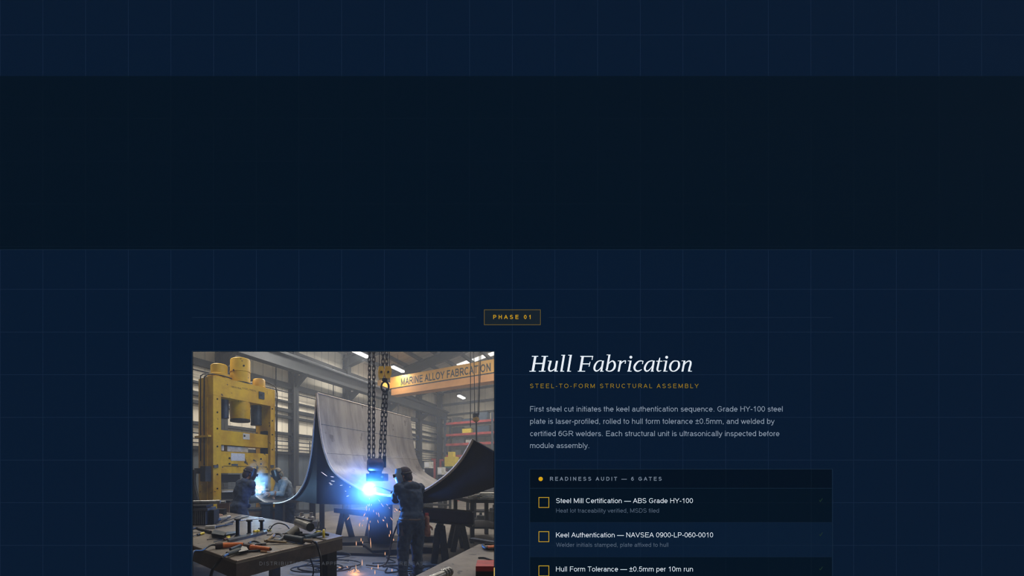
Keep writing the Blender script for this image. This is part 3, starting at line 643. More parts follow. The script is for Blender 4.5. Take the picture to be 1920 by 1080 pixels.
k = pcyl(0, 5.12, -7.44, 3.76, 3.96, .17, m_yel, 'side_cylinder_cap', [(0, .26), (.14, .26), (.17, .19), (.36, .19), (.38, .17)])
k2 = pcyl(0, 6.2, -7.32, 3.76, 3.9, .14, m_yel, 'side_cylinder_cap', [(0, .175), (.05, .175), (.06, .16), (.22, .16), (.25, .14)])
pcyl(0, ac, -7.3, 2.90, 3.33, rc+.005, m_yel, 'ram', [(0, rc-.02), (.04, rc), (.53, rc)])
MB().lathe(H(ac, -7.3, 2.87), (0, 0, 1), [(0, rc), (.05, rc)], 24).build('ram_seal', m_dark, pr)
m_bgc = pbr('blue_grey_cylinder', (64, 78, 96), .4, .4, c2=(40, 50, 64))
for a, z0, r_ in ((5.19, 2.9, .1), (6.13, 2.84, .135)):
    pcyl(0, a, -7.34, z0, 3.33, .12, m_bgc, 'side_cylinder', [(0, r_), (.03, r_+.008), (.035, r_), (3.33-z0, r_)])
# platens
pf1 = pb(A0+.22, A1-.17, B0-.42, B0-.08, 2.27, 2.60).build('upper_platen', m_yel, pr, smooth=False)
pf2 = pb(A0+.22, A1-.17, B0-.46, B0-.06, 1.63, 2.12)
pf2 = pf2.build('lower_platen', m_yel2, pr, smooth=False)
pb(5.16, 5.75, B0-.4, B0-.12, 2.13, 2.25).build('spacer_block', m_wht, pr, smooth=False); pb(A0+.2, A0+.36, B0-.4, B0-.12, 2.14, 2.26).build('spacer_block', m_wht, pr, smooth=False)
def onpress(px, b):                        # a-position of a photo column on a face of the press
    tt = (px-CX)/F; d = b/(.801*tt-.599); return d*(.599*tt+.801)
def zat(px, py, b): tt = (px-CX)/F; return EYE-(py-CY)/F*(b/(.801*tt-.599))
def plate(px0, px1, py0, py1, b, t_, mat, name, par):
    a0, a1 = onpress(px0, b), onpress(px1, b); pm = (px0+px1)/2; z0, z1 = zat(pm, py1, b), zat(pm, py0, b)
    return pb(a0, a1, b, b+t_, z0, z1).build(name, mat, par, smooth=False)
lb = plate(455.5, 468, 813, 824, B0-.08, .006, m_ppr, 'paper_label', pf1); plate(457, 460, 815.5, 819, B0-.073, .003, m_dark, 'printed_mark', pf1)
plate(433, 459, 850, 864, B0-.06, .006, m_ppr, 'paper_label', pf2)
plate(434, 446, 870, 873, B0-.06, .006, m_blu, 'maker_plate', pf2)
for (px, py) in ((430, 859), (430, 869.5), (489, 860.5), (489, 870)):
    a = onpress(px, B0-.06); z = zat(px, py, B0-.06); MB().cyl(H(a, B0-.07, z), H(a, B0-.045, z), .022, n=12).build('bolt', m_black, pf2)
plate(419, 499, 874.2, 875, B0-.06, .004, m_dark, 'seam_line', pf2)
for px, ys in ((407.5, (748, 773, 803.5, 837, 872, 889.5, 916)), (510.5, (766.5, 789, 815, 843, 874, 889))):
    for py in ys:
        a = onpress(px, B0); z = zat(px, py, B0); MB().cyl(H(a, B0-.01, z), H(a, B0+.012, z), .018, n=10).build('bolt', m_black, pr)
plate(400, 408, 872, 877, B0, .03, m_gry, 'stop_clamp', pr); plate(507, 512, 872, 877, B0, .03, m_gry, 'stop_clamp', pr)
pb(A0+.2, A0+.28, B0-.3, B0-.1, .14, 3.33).build('guide_rail', m_black, pr, smooth=False); pb(A1-.23, A1-.15, B0-.3, B0-.1, .14, 2.7).build('guide_rail', m_black, pr, smooth=False)  # black strips put in as the shade of the gaps beside the uprights
# lettering and emblem on the crown
def crown_txt(txt, px0, px1, py, sz, mat, name):
    mb = MB(); a0, a1 = onpress(px0, B0+.004), onpress(px1, B0+.004); z = zat((px0+px1)/2, py, B0)
    lettering(mb, txt, 0, 1000, 0, sz*1000/(a1-a0), False, at=lambda x, y: H(a0+(a1-a0)*x/1000, B0+.004, z-y*(a1-a0)/1000)); mb.build(name, mat, pr, fix=False, smooth=False)
m_prt = pbr('press_lettering_paint', (92, 76, 44), .6)
crown_txt('INDUSTRIAL', 434, 453, 728.5, .052, m_prt, 'lettering'); crown_txt('STEEL PRESS', 454.5, 480, 732, .052, m_prt, 'lettering')
e_ = plate(485, 495, 735, 748, B0, .02, m_bgc, 'emblem_plate', pr); mb = MB(); a0 = onpress(487.3, B0+.022); a1 = onpress(492.6, B0+.022); z0 = zat(490, 745, B0)
lettering(mb, 'H', 0, 1000, 0, 1000*1.45, True, at=lambda x, y: H(a0+(a1-a0)*x/1000, B0+.024, z0-y*(a1-a0)/1000)); mb.build('emblem', m_black, pr, fix=False, smooth=False)
# pipes over the crown
def hoseH(pts, r, name, par, mat=None): return MB().tube([H(*p) for p in smooth(pts)], r, 8).build(name, mat or m_rub, par)
def smooth(pts, n=6):
    q = [V(p) for p in pts]; out = []
    for i in range(len(q)-1):
        p0, p1, p2, p3 = q[max(i-1, 0)], q[i], q[i+1], q[min(i+2, len(q)-1)]
        for j in range(n):
            t = j/n; out.append(.5*((2*p1)+(-p0+p2)*t+(2*p0-5*p1+4*p2-p3)*t*t+(-p0+3*p1-3*p2+p3)*t**3))
    return out+[q[-1]]
hoseH([(A0-.04, -7.48, 1.9), (A0-.04, -7.48, 3.6), (A0-.02, -7.46, 3.82), (A0+.1, -7.4, 3.86), (A0+.3, -7.2, 3.84), (A0+.5, -7.08, 3.79)], .014, 'hydraulic_pipe', pr)
hoseH([(A0-.04, -7.34, 1.8), (A0-.04, -7.34, 3.5), (A0-.02, -7.32, 3.78), (A0+.12, -7.25, 3.84)], .014, 'hydraulic_pipe', pr)
hoseH([(6.0, -7.4, 3.95), (6.2, -7.3, 4.0), (6.45, -7.15, 3.92), (A1+.04, -7.04, 3.75), (A1+.04, -7.03, 3.2), (A1+.04, -7.03, 1.0)], .014, 'hydraulic_pipe', pr)
for i in range(3): MB().cyl(H(6.25+.07*i, -7.4, 3.76), H(6.25+.07*i, -7.4, 3.95), .012, n=6).build('valve_stem', m_dark, pr)
pb(A0-.1, A0-.02, -7.62, -7.1, 2.42, 2.46).build('pipe_bracket', m_yel, pr, smooth=False)
pb(A0-.16, A0-.02, -7.3, -7.1, 1.45, 1.78).build('control_box', m_dark, pr, smooth=False); pb(A0-.14, A0-.02, -7.56, -7.42, 1.62, 1.74).build('junction_box', m_dark, pr, smooth=False)
pb(A0+.26, 5.5, B0-.35, B0-.1, 1.42, 1.6).build('grille', m_black, pr, smooth=False)
pb(A0+.24, A1-.18, B0-.5, B0-.02, 1.2, 1.24).build('bed_edge', m_wht, pr, smooth=False)
pb(A0+.24, A1-.18, B0-.5, B0-.05, .9, 1.2).build('bed', m_black, pr, smooth=False)
for i in range(5): pb(A0+.3, A1-.3, B0-.06-.002*i, B0-.04, 1.27+.03*i, 1.28+.03*i).build('bed_slat', m_gry, pr, smooth=False)
# hoses hanging from the side of the press, ending in a coil of dark welding leads
cb = thing('cable_bundle', 'bundle of dark cables hanging down the left side of the yellow press', 'cables', H(A0-.14, -7.4, .2))
for i in range(6):
    b = -7.5+.06*i; MB().tube([H(*p) for p in smooth([(A0-.2, -7.5+.015*i, 1.7), (A0-.22, -7.46+.01*i, 1.4), (A0-.26, b, 1.0), (A0-.28, b+.02, .6), (A0-.24, b-.03, .2)])], .028, 8).build('cable', m_rub, cb)
# rusty cabinets behind the welders
for px0, px1, d, z1, lab in ((414, 436, 7.55, 1.05, 'rusty brown steel cabinet left of the hooded welder'), (468, 516, 8.2, .82, 'wide rusty brown cabinet between the two left welders')):
    p0, p1 = P(px0, 0, d), P(px1, 0, d); c_ = (p0+p1)/2; ww = (p1-p0).length
    t = thing('steel_cabinet', lab, 'cabinet', (c_.x, c_.y, 0)); MB().box((c_.x, c_.y, z1/2), (ww, .45, z1)).build('body', m_rst, t, smooth=False)
    for i in range(2): MB().box((c_.x+(i-.5)*ww*.47, c_.y-.232, z1*.5), (ww*.42, .014, z1*.82)).build('door', m_rst, t, smooth=False)
    MB().box((c_.x, c_.y, z1+.015), (ww+.04, .49, .03)).build('cabinet_top', m_dark, t, smooth=False)

# ------------------------------------------------------------------ hull plates
S0 = V((.447, 6.3, 0))                     # foot of the arc, in the plane of the front edges
def plane_pt(px, py):                      # a point of that plane seen at a place of the photo
    tt = (px-CX)/F; s_ = (.447-tt*6.3)/(-.801-tt*.599); s_ = (tt*6.3-.447)/(.801+tt*.599)
    q = S0+R*s_; return V((q.x, q.y, EYE-(py-CY)/F*q.y))
m_hull = pbr('brushed_hull_plate', (160, 153, 146), .42, .5, c2=(108, 104, 102), nscale=2.6, amount=.8, stretch=(1.6, 1.6, .22), bump=.05, bscale=14, spots=((112, 106, 102), 3.2, .63))
m_hulld = pbr('dark_hull_plate', (44, 46, 54), .5, .4, c2=(30, 31, 36), nscale=1.5, stretch=(1, 1, .5))
m_edge = pbr('ground_plate_edge', (214, 196, 176), .45, .3)  # the arc's highlight on the plate edges, put into a pale tan colour
front = [(595, 737), (597.5, 765), (600.5, 795), (604, 820), (608.5, 841), (617, 866), (628, 884), (643, 897), (663, 909), (680, 917), (702, 923), (728, 928), (752, 929), (775, 925), (797.5, 917), (815.5, 906), (836, 890.5), (853, 874), (867, 856), (877, 839), (885, 824)]
FP = [plane_pt(*p) for p in front]
FP = smooth(FP, 3)
zb = min(p.z for p in FP)
Lg = 3.92
def back_of(p, l): return p+U*l
hp = thing('curved_hull_plate', 'large curved grey hull plate, bent up like a trough', 'hull plate', plane_pt(740, 929))
n = len(FP); rows = []
for j in range(9):
    l = Lg*j/8; rows.append([back_of(p, l) for p in FP])
# right flank is cut lower towards the back
for j in range(9):
    f = j/8
    for i in range(n):
        k = max(0, (i-n*.66)/(n*.34)); rows[j][i] = rows[j][i]-V((0, 0, k*k*.5*f))
mb = MB(); mb.grid(rows); th = .03
def nrm(i): a, b = FP[max(i-1, 0)], FP[min(i+1, n-1)]; t_ = (b-a).normalized(); return t_.cross(U).normalized()
off = [nrm(i)*th for i in range(n)]
if off[n//2].z > 0: off = [-o_ for o_ in off]
mb.grid([[p+off[i] for i, p in enumerate(r)] for r in rows][::-1])
o = mb.build('plate', m_hull, hp, fix=False)
mb = MB(); mb.grid([FP, [p+off[i]*1.0 for i, p in enumerate(FP)]]); mb.grid([[p-U*.004 for p in FP], [p-U*.004+off[i] for i, p in enumerate(FP)]])
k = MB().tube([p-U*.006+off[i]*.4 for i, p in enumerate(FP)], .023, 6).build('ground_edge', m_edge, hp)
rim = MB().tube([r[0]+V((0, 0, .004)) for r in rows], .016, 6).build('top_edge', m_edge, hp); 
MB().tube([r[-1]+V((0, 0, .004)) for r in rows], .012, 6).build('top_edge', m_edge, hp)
# weld seam and chalk line running along the plate's inside
def inside(py_front, col, r, name, lift=.006):
    i = min(range(n//2), key=lambda q: abs(FP[q].z-py_front)); pts = [rw_[i]-off[i].normalized()*lift for rw_ in rows]
    MB().tube(pts, r, 6).build(name, col, hp)
inside(EYE-(847-CY)/F*6.9, m_sil, .005, 'weld_seam', .001); inside(EYE-(795-CY)/F*6.95, m_blu, .004, 'chalk_line', .001)
inside(EYE-(850.5-CY)/F*6.9, m_sil, .004, 'weld_seam', .001)
# dark lower shell: left side sweeps the other way, right side carries the rising tip
left = [(594, 741), (591.5, 770), (589, 795), (585.5, 835), (580, 870), (572, 900), (560, 922), (545, 935), (525, 942), (503, 942), (489, 936), (480, 929)]
LP = smooth([plane_pt(*p) for p in left], 3)
low = smooth([plane_pt(*p) for p in ((545, 937), (600, 945), (700, 946), (797, 944), (874, 931), (927, 913), (975, 899))], 4)
sk = MB(); top = [p+U*.035 for p in FP[:]]
# front web between the two curves: strips from the upper curve down
def web(px, t0, t1, y0, y1): pass
def interp(curve, s_):
    for i in range(len(curve)-1):
        a = (curve[i]-S0).dot(R); b = (curve[i+1]-S0).dot(R)
        if (a <= s_ <= b) or (b <= s_ <= a):
            return curve[i].z+(curve[i+1].z-curve[i].z)*((s_-a)/(b-a) if abs(b-a) > 1e-9 else 0)
    return None
sl, sm, sr = (LP[-8]-S0).dot(R), (FP[0]-S0).dot(R), (plane_pt(975, 870)-S0).dot(R)
tipz = FP[-1].z; stip = (FP[-1]-S0).dot(R)
LT = [p for p in LP if (p-S0).dot(R) >= sl]
def top_z(s_):
    if s_ < sm-.02:
        z = interp(LT, s_); return z if z is not None else LT[-1].z
    if s_ <= stip:
        z = interp(FP, max(s_, sm)); return z if z is not None else FP[0].z
    return tipz-(s_-stip)*.62
def low_z(s_):
    z = interp(low, s_)
    if z is None: z = low[0].z if s_ < (low[0]-S0).dot(R) else low[-1].z
    return min(z, top_z(s_)-.004)
ss = sorted(set([sl+(sm-sl)*i/14 for i in range(15)]+[sm-.021, sm, sm+.012, sm+.03, sm+.06, sm+.1]+[sm+(stip-sm)*i/40 for i in range(41)]+[stip+(sr-stip)*i/6 for i in range(7)]))
fr, bk_ = [], []
for s_ in ss:
    zt, zl = top_z(s_)-.012, low_z(s_); bow = .0
    col_ = []
    for k in range(9):
        z = zl+(zt-zl)*k/8; crease = -.10*math.exp(-abs(s_-sm)/.18)*(1-k/10)
        col_.append(S0+R*s_+V((0, 0, z))+U*(.02+crease*.4+.10*((1-k/8)**2)*0))
    fr.append(col_)
mb = MB(); mb.grid(fr); mb.grid([[p+U*.03 for p in c_] for c_ in fr][::-1])
m_ = mb
t = thing('dark_hull_shell', 'dark steel shell plate under the curved hull plate, rising to a tip at right', 'hull plate', plane_pt(640, 945))
m_.build('shell', m_hulld, t, fix=False)
tip = [S0+R*(stip+(sr-stip)*i/6)+V((0, 0, tipz-(sr-stip)*i/6*.62)) for i in range(7)]
MB().tube(tip, .014, 6).build('upper_edge', m_dark, t)
# left wing: flat curved strip the two left welders lean on
rows2 = [[p+U*(.65*j/4) for p in LP] for j in range(5)]
mb = MB(); mb.grid(rows2); mb.grid([[p-V((0, 0, .028)) for p in r] for r in rows2][::-1])
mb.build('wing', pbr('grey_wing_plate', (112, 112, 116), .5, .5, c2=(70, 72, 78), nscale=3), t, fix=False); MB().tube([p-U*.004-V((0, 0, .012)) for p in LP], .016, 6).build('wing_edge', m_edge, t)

# ------------------------------------------------------------------ trestles, beams, floor plates
def trestle(name, c0, c1, z, spread, w_, label, cat='trestle', foot=None):
    t_ = thing(name, label, cat, ((c0.x+c1.x)/2, (c0.y+c1.y)/2, 0)); d = (c1-c0).normalized(); nn = V((-d.y, d.x, 0))
    MB().bar(c0+V((0, 0, z-.05)), c1+V((0, 0, z-.05)), .12, .1).build('top_beam', m_black, t_, smooth=False)
    for c_, e in ((c0, 1), (c1, -1)):
        b_ = c_+d*e*.1
        for s_ in (-1, 1):
            MB().bar(b_+nn*s_*.03+V((0, 0, z-.08)), b_+nn*s_*spread+V((0, 0, 0.002)), w_, w_).build('leg', m_black, t_, smooth=False)
        MB().bar(b_-nn*spread*.6+V((0, 0, z*.4)), b_+nn*spread*.6+V((0, 0, z*.4)), .04, .04).build('cross_brace', m_black, t_, smooth=False)
    return t_
def G(px, py): d = EYE*F/(py-CY); return V(((px-CX)/F*d, d, 0))
c0 = G(643, 1006); c1 = c0+U.cross(V((0, 0, 1)))*.0+V((1.05, .55, 0)); trestle('steel_trestle', c0, c1, .78, .0, .09, 'dark steel trestle under the left part of the hull plate') if False else None
tl = thing('steel_trestle', 'dark steel trestle under the left part of the hull plate', 'trestle', G(660, 1008))
D1 = 9.2
MB().hexa([P(626, 961, D1), P(703, 971, D1), P(703, 971, D1+.25), P(626, 961, D1+.25), P(626, 953, D1), P(703, 958, D1), P(703, 958, D1+.25), P(626, 953, D1+.25)]).build('top_beam', m_black, tl, smooth=False)
for a, b in (((643, 963), (633, 1010)), ((648, 963), (661, 1012)), ((697, 968), (689, 1006)), ((701, 968), (712, 1009))):
    q0, q1 = P(a[0], a[1], D1+.1), G(*b); MB().bar(q0, V((q1.x, q1.y, .0)), .12, .09).build('leg', m_black, tl, smooth=False)
# pedestal under the arc
c_ = P(712, 0, 8.4); t = thing('steel_pedestal', 'dark boxy steel pedestal below the bright welding arc', 'pedestal', (c_.x, c_.y, 0))
MB().box((c_.x, c_.y, .52), (.52, .5, .9)).build('column', m_black, t, smooth=False); MB().box((c_.x, c_.y, .03), (.8, .7, .06)).build('foot_plate', m_black, t, smooth=False); MB().box((c_.x, c_.y, 1.0), (.66, .6, .06)).build('top_plate', m_black, t, smooth=False)
# block supports under the left wing
for px, lab in ((512, 'dark box support under the left wing of the hull plate'), (594, 'dark box support farther back under the hull plate')):
    d = 7.9 if px < 550 else 10.5; c_ = P(px, 0, d); zt = .98 if px < 550 else .95; ww = .42 if px < 550 else .34
    t = thing('box_support', lab, 'support', (c_.x, c_.y, 0)); MB().box((c_.x-.12, c_.y, zt/2), (ww*.45, .3, zt)).build('post', m_black, t, smooth=False); MB().box((c_.x+.15, c_.y, zt/2), (ww*.4, .3, zt)).build('post', m_black, t, smooth=False)
    MB().box((c_.x, c_.y, .02), (ww+.15, .4, .04)).build('foot_plate', m_dark, t, smooth=False); MB().box((c_.x, c_.y, zt+.015), (ww+.1, .36, .03)).build('top_plate', m_dark, t, smooth=False)
# low skid with machine parts seen under the plate at left
c_ = P(566, 0, 9.8); t = thing('parts_skid', 'low grey skid with machine parts under the hull plate', 'skid', (c_.x, c_.y, 0))
MB().box((c_.x, c_.y, .3), (.85, .5, .14)).build('deck', m_gry, t, smooth=False); MB().box((c_.x-.3, c_.y, .12), (.12, .4, .24)).box((c_.x+.3, c_.y, .12), (.12, .4, .24)).build('runners', m_dark, t, smooth=False)
for i in range(3): MB().lathe((c_.x-.25+.25*i, c_.y, .37), (0, 0, 1), [(0, .09), (.1, .09), (.12, .05), (.22, .05)], 14).build('machine_part', m_sil, t)
# right hand: I-beam on trestles
def ibeam(p0, p1, h, w_, name, label):
    d = (p1-p0).normalized(); s_ = d.cross(V((0, 0, 1))).normalized(); t_ = thing(name, label, 'steel beam', ((p0+p1)/2).xy.to_3d()+V((0, 0, p0.z)))
    MB().bar(p0+V((0, 0, h/2)), p1+V((0, 0, h/2)), .02, h).build('web', m_black, t_, smooth=False)
    for z in (.012, h-.012): MB().bar(p0+V((0, 0, z)), p1+V((0, 0, z)), w_, .024).build('flange', m_dark, t_, smooth=False)
    return t_
zb_ = .72
ib0 = P(792, 0, 7.0); ib1 = P(888, 0, 6.45)
ibeam(V((ib0.x, ib0.y, zb_)), V((ib1.x, ib1.y, zb_-.02)), .26, .2, 'steel_beam', 'dark I-beam lying on trestles right of the main welder')
def atrestle(pc, dirn, z, label, lw=.1, sp=.2, ln=.5):
    pc = V((pc.x, pc.y, 0)); t_ = thing('steel_trestle', label, 'trestle', pc); dirn = V(dirn).normalized(); nn = V((-dirn.y, dirn.x, 0))
    MB().bar(pc-dirn*ln/2+V((0, 0, z-.04)), pc+dirn*ln/2+V((0, 0, z-.04)), .12, .08).build('top_beam', m_black, t_, smooth=False)
    for e in (-1, 1):
        for s_ in (-1, 1): MB().bar(pc+dirn*e*ln*.38+nn*s_*.03+V((0, 0, z-.06)), pc+dirn*e*ln*.42+nn*s_*sp, lw, lw*.7).build('leg', m_black, t_, smooth=False)
    return t_
atrestle(P(825, 0, 6.8), (.3, 1, 0), zb_-.03, 'nearer dark trestle under the I-beam, right of the main welder', sp=.10, lw=.10)
atrestle(P(859, 0, 7.8), (.1, 1, 0), .66, 'farther dark trestle behind the I-beam, legs spread like an A', sp=.15)
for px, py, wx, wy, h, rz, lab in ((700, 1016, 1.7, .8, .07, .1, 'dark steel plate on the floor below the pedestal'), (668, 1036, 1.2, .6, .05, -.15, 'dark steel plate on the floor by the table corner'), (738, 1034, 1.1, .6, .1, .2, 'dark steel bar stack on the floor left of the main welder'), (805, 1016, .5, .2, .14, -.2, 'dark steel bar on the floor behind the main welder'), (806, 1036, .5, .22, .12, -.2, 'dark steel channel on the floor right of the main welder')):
    p = G(px, py); t = MB().box((p.x, p.y, h/2+.004), (wx, wy, h), Matrix.Rotation(rz, 3, 'Z')).build('steel_plate', m_black, smooth=False); tag(t, lab, 'steel plate')  # the large dark slabs stand in for floor clutter and shadow
for px, py, ww, hh, lab in ((905, 985, .9, .22, 'dark machine bed on the floor at the right edge'), (930, 990, .5, .5, 'dark valve stand at the right edge')):
    p = G(px, py); t = thing('machine_base', lab, 'machine', p); MB().box((p.x, p.y, hh*.5), (ww, .5, hh)).build('body', m_black, t, smooth=False)
    MB().lathe((p.x-.1, p.y-.1, hh), (0, 0, 1), [(0, .12), (.1, .12), (.12, .04), (.2, .04)], 14).build('valve', m_dark, t); MB().box((p.x, p.y-.26, hh*.4), (ww*.7, .03, .06)).build('rail', m_gry, t, smooth=False)

# ------------------------------------------------------------------ chains, hook block, clamp
def link_pts(c_, d, side, L2, W2, n_=5):
    pts = []
    for i in range(n_*2+2):
        if i <= n_: t_ = -PI/2+PI*i/n_; pts.append(c_+d*(L2-W2)+d*W2*math.cos(t_)+side*W2*math.sin(t_))
        else: t_ = PI/2+PI*(i-n_-1)/n_; pts.append(c_-d*(L2-W2)+d*W2*math.cos(t_)+side*W2*math.sin(t_))
    return pts
def chain(p0, p1, label, pitch=.072, r=.0085, group='lifting chains over the hull plate'):
    d = (p1-p0); ln = d.length; d = d.normalized(); n_ = int(ln/pitch); mb_ = MB(); s1 = V((1, 0, 0)); s1 = (s1-d*s1.dot(d)).normalized(); s2 = d.cross(s1)
    for i in range(n_):
        c_ = p0+d*(ln*(i+.5)/n_); a = .5 if i % 2 else -.9; s_ = (s1*math.cos(a)+s2*math.sin(a))
        mb_.tube(link_pts(c_, d, s_, pitch*.68, pitch*.30), r, 6, closed=True)
    return tag(mb_.build('lifting_chain', m_chain), label, 'chain', group)
m_chain = pbr('oiled_chain_steel', (52, 50, 52), .35, .7, c2=(28, 28, 30), nscale=40)
DC = 6.15; ZT = 6.4
def PC(px, py, d=DC): return P(px, py, d)
def upto(px, py, px2): return P(px2, CY-(ZT-EYE)/DC*F, DC)
chain(upto(0, 0, 694.5), PC(692, 866), 'leftmost lifting chain of the four'); chain(upto(0, 0, 701.5), PC(700.5, 866), 'second lifting chain from the left')
chain(PC(719.5, 731, DC), PC(712, 866), 'slanting chain from the hook ring to the clamp, left of the last'); chain(PC(725, 731, DC), PC(720.5, 858), 'rightmost chain, from the hook ring down to the clamp')
chain(upto(0, 0, 718.5), PC(718, 690), 'chain above the yellow hook block, left of the pair'); chain(upto(0, 0, 725), PC(725, 690), 'chain above the yellow hook block, right of the pair')
hb = thing('hook_block', 'yellow hook block hanging on chains above the hull plate', 'hook block', PC(721, 712))
m_hkb = pbr('hook_block_yellow', (244, 196, 70), .45, c2=(206, 148, 48), nscale=8)
for x0, x1, xm in ((709, 719.5, 0), (720.5, 733.5, 0)):
    w_ = (x1-x0)/F*DC; c_ = PC((x0+x1)/2, 699.5); hh = 22/F*DC
    poly = [c_+V((sx*w_/2*fx, -.06, sz*hh/2)) for sx, fx, sz in ((-1, .8, 1), (1, .8, 1), (1, 1, .3), (1, .95, -.4), (1, .55, -1), (-1, .55, -1), (-1, .95, -.4), (-1, 1, .3))]
    k = MB().prism(poly, (0, .12, 0)).build('cheek_plate', m_hkb, hb, smooth=False)
    MB().cyl(c_+V((0, -.075, 0)), c_+V((0, -.06, 0)), .018, n=12).build('bolt', m_dark, k)
MB().cyl(PC(721, 712)+V((-.04, 0, 0)), PC(721, 712)+V((.04, 0, 0)), .03, n=12).build('swivel', m_dark, hb)
c_ = PC(722, 725); MB().tube([c_+V((.062*math.sin(i*PI/9), 0, .085*math.cos(i*PI/9))) for i in range(18)], .017, 10, closed=True).build('hook_ring', m_dark, hb)
for x in (711.5, 730.5): MB().cyl(PC(x, 689), P(x, CY-(ZT-EYE)/DC*F, DC), .006, n=6).build('wire_rope', m_dark, hb)
pcx = thing('plate_clamp', 'dark lifting clamp hanging on chains just above the welding arc', 'clamp', PC(705, 903))
MB().lathe(PC(688, 872), PC(719, 872)-PC(688, 872), [(0, .07), (.02, .11), (.06, .118), (.22, .118), (.26, .1), (.28, .06)], 20).build('drum', pbr('dark_red_brown_drum', (70, 48, 50), .4, .5), pcx)
MB().box(PC(704, 886.5), (.2, .12, .09)).build('neck', m_dark, pcx, smooth=False)
MB().box(PC(706, 895), (.34, .14, .125)).build('jaw', m_dark, pcx, smooth=False)
MB().box(PC(723, 895), (.07, .16, .12)).build('jaw_block', pbr('red_brown_block', (104, 62, 56), .5), pcx, smooth=False)
MB().box(PC(720.5, 866), (.055, .08, .19)).build('side_lever', m_black, pcx, smooth=False)
MB().cyl(PC(715.5, 894)+V((0, -.1, 0)), PC(715.5, 894)+V((0, .02, 0)), .02, n=12).build('pin', m_sil, pcx)
# right hand wire ropes and small block
t = thing('small_hook_block', 'small brass-coloured hook block on thin ropes above the right plate tip', 'hook block', P(893, 792, 9))
for px0, px1, y1 in ((882.5, 882, 800), (888, 890, 776), (903.5, 898, 778), (901, 896, 780)): MB().cyl(P(px0, 590, 9), P(px1, y1, 9), .009, n=6).build('wire_rope', m_black, t)
MB().box(P(892, 779, 9), (.12, .08, .1)).build('block', m_dark, t, smooth=False); MB().lathe(P(892.5, 791, 9), (0, 0, 1), [(0, .04), (.03, .075), (.09, .075), (.12, .04)], 14).build('sheave', pbr('brass_block', (150, 116, 58), .4, .5), t)
MB().cyl(P(893, 790, 9), P(893.5, 830, 9), .018, n=8).build('shank', m_black, t)

# ------------------------------------------------------------------ the arcs, sparks and smoke
ARC = plane_pt(693, 917)+V((-.02, -.16, .0))
m_arc = glow('arc_white', (255, 255, 255), 40)
t = tag(MB().ell(ARC, (.05, .05, .05), n=16, m=10).build('welding_arc', m_arc), 'blinding white welding arc at the edge of the hull plate', 'welding arc')
plamp('arc_lamp', ARC+V((0, -.08, .02)), 210, (.05, .28, 1), .05)
ARC2 = P(487, 922, 7.55)
t = tag(MB().ell(ARC2, (.03, .03, .03), n=12, m=8).build('welding_arc', glow('arc_white_small', (255, 244, 224), 30)), 'small white welding arc between the two left welders', 'welding arc')
plamp('arc_lamp', ARC2+V((0, -.05, .06)), 30, (.30, .62, 1), .05)
def volume(name, dens, col, scale, emis=0, ecol=(.2, .5, 1), thr=.45, fall=True, rad=None):
    m, nt, out = nodes(name); k = nt.links.new
    v = N(nt, 'ShaderNodeVolumePrincipled'); v.inputs['Color'].default_value = col+(1,); v.inputs['Anisotropy'].default_value = .1
    tc = N(nt, 'ShaderNodeTexCoord'); n_ = N(nt, 'ShaderNodeTexNoise'); n_.inputs['Scale'].default_value = scale; n_.inputs['Detail'].default_value = 3; k(tc.outputs['Object'], n_.inputs['Vector'])
    ln = N(nt, 'ShaderNodeVectorMath', operation='LENGTH')
    mp = N(nt, 'ShaderNodeMapping'); mp.inputs['Scale'].default_value = tuple(1/r for r in rad); k(tc.outputs['Object'], mp.inputs[0]); k(mp.outputs[0], ln.inputs[0])
    f = math_(nt, 'POWER', math_(nt, 'MAXIMUM', math_(nt, 'SUBTRACT', 1.0, ln.outputs['Value']), 0.0), 1.6)
    nn = math_(nt, 'MAXIMUM', math_(nt, 'MULTIPLY', math_(nt, 'SUBTRACT', n_.outputs[0], thr), 3.0), 0.0)
    k(math_(nt, 'MULTIPLY', math_(nt, 'MULTIPLY', f, nn), dens), v.inputs['Density'])
    k(v.outputs[0], out.inputs['Volume']); return m
def puff(name, c_, r, dens, scale, label, thr=.4, col=(.6, .8, 1)):
    mb_ = MB().ell((0, 0, 0), r, n=20, m=12); o_ = mb_.build(name, volume(name+'_volume_%d' % len(bpy.data.materials), dens, col, scale, thr=thr, rad=r))
    # recentre so that the object's own coordinates start at the puff's middle
    off_ = o_.location.copy()
    for v_ in o_.data.vertices: v_.co += off_
    o_.location = c_; return tag(o_, label, 'smoke', kind='stuff')
puff('welding_smoke', ARC+V((.02, .0, -.08)), (.95, .45, .85), 1.5, 3.0, 'pale blue welding fume glowing around the bright arc', thr=.2)  # fume thickened to carry the arc's blue halo
puff('welding_smoke', ARC, (.17, .17, .17), 5, 6.0, 'dense glowing vapour right around the bright arc', thr=.1)  # small dense volume added to imitate the arc's white glare
puff('welding_smoke', ARC2+V((-.06, .0, .24)), (.34, .25, .5), 13, 6.5, 'blue smoke rising from the small arc at left', thr=.42)
m_spk = glow('spark_orange', (255, 186, 140), 1.3); m_spw = glow('spark_white', (235, 226, 255), 1.5)
def spark(px, py, d, ln, ang, r, mat, label, group):
    c_ = P(px, py, d); v_ = V((math.sin(ang), 0, -math.cos(ang)))*ln/F*d/2; r = r/F*d
    mb_ = MB().tube([c_-v_, c_-v_*.6, c_, c_+v_*.6, c_+v_], [r*.2, r*.7, r, r*.8, r*.2], 6); return tag(mb_.build('spark', mat), label, 'spark', group)
random.seed(11)
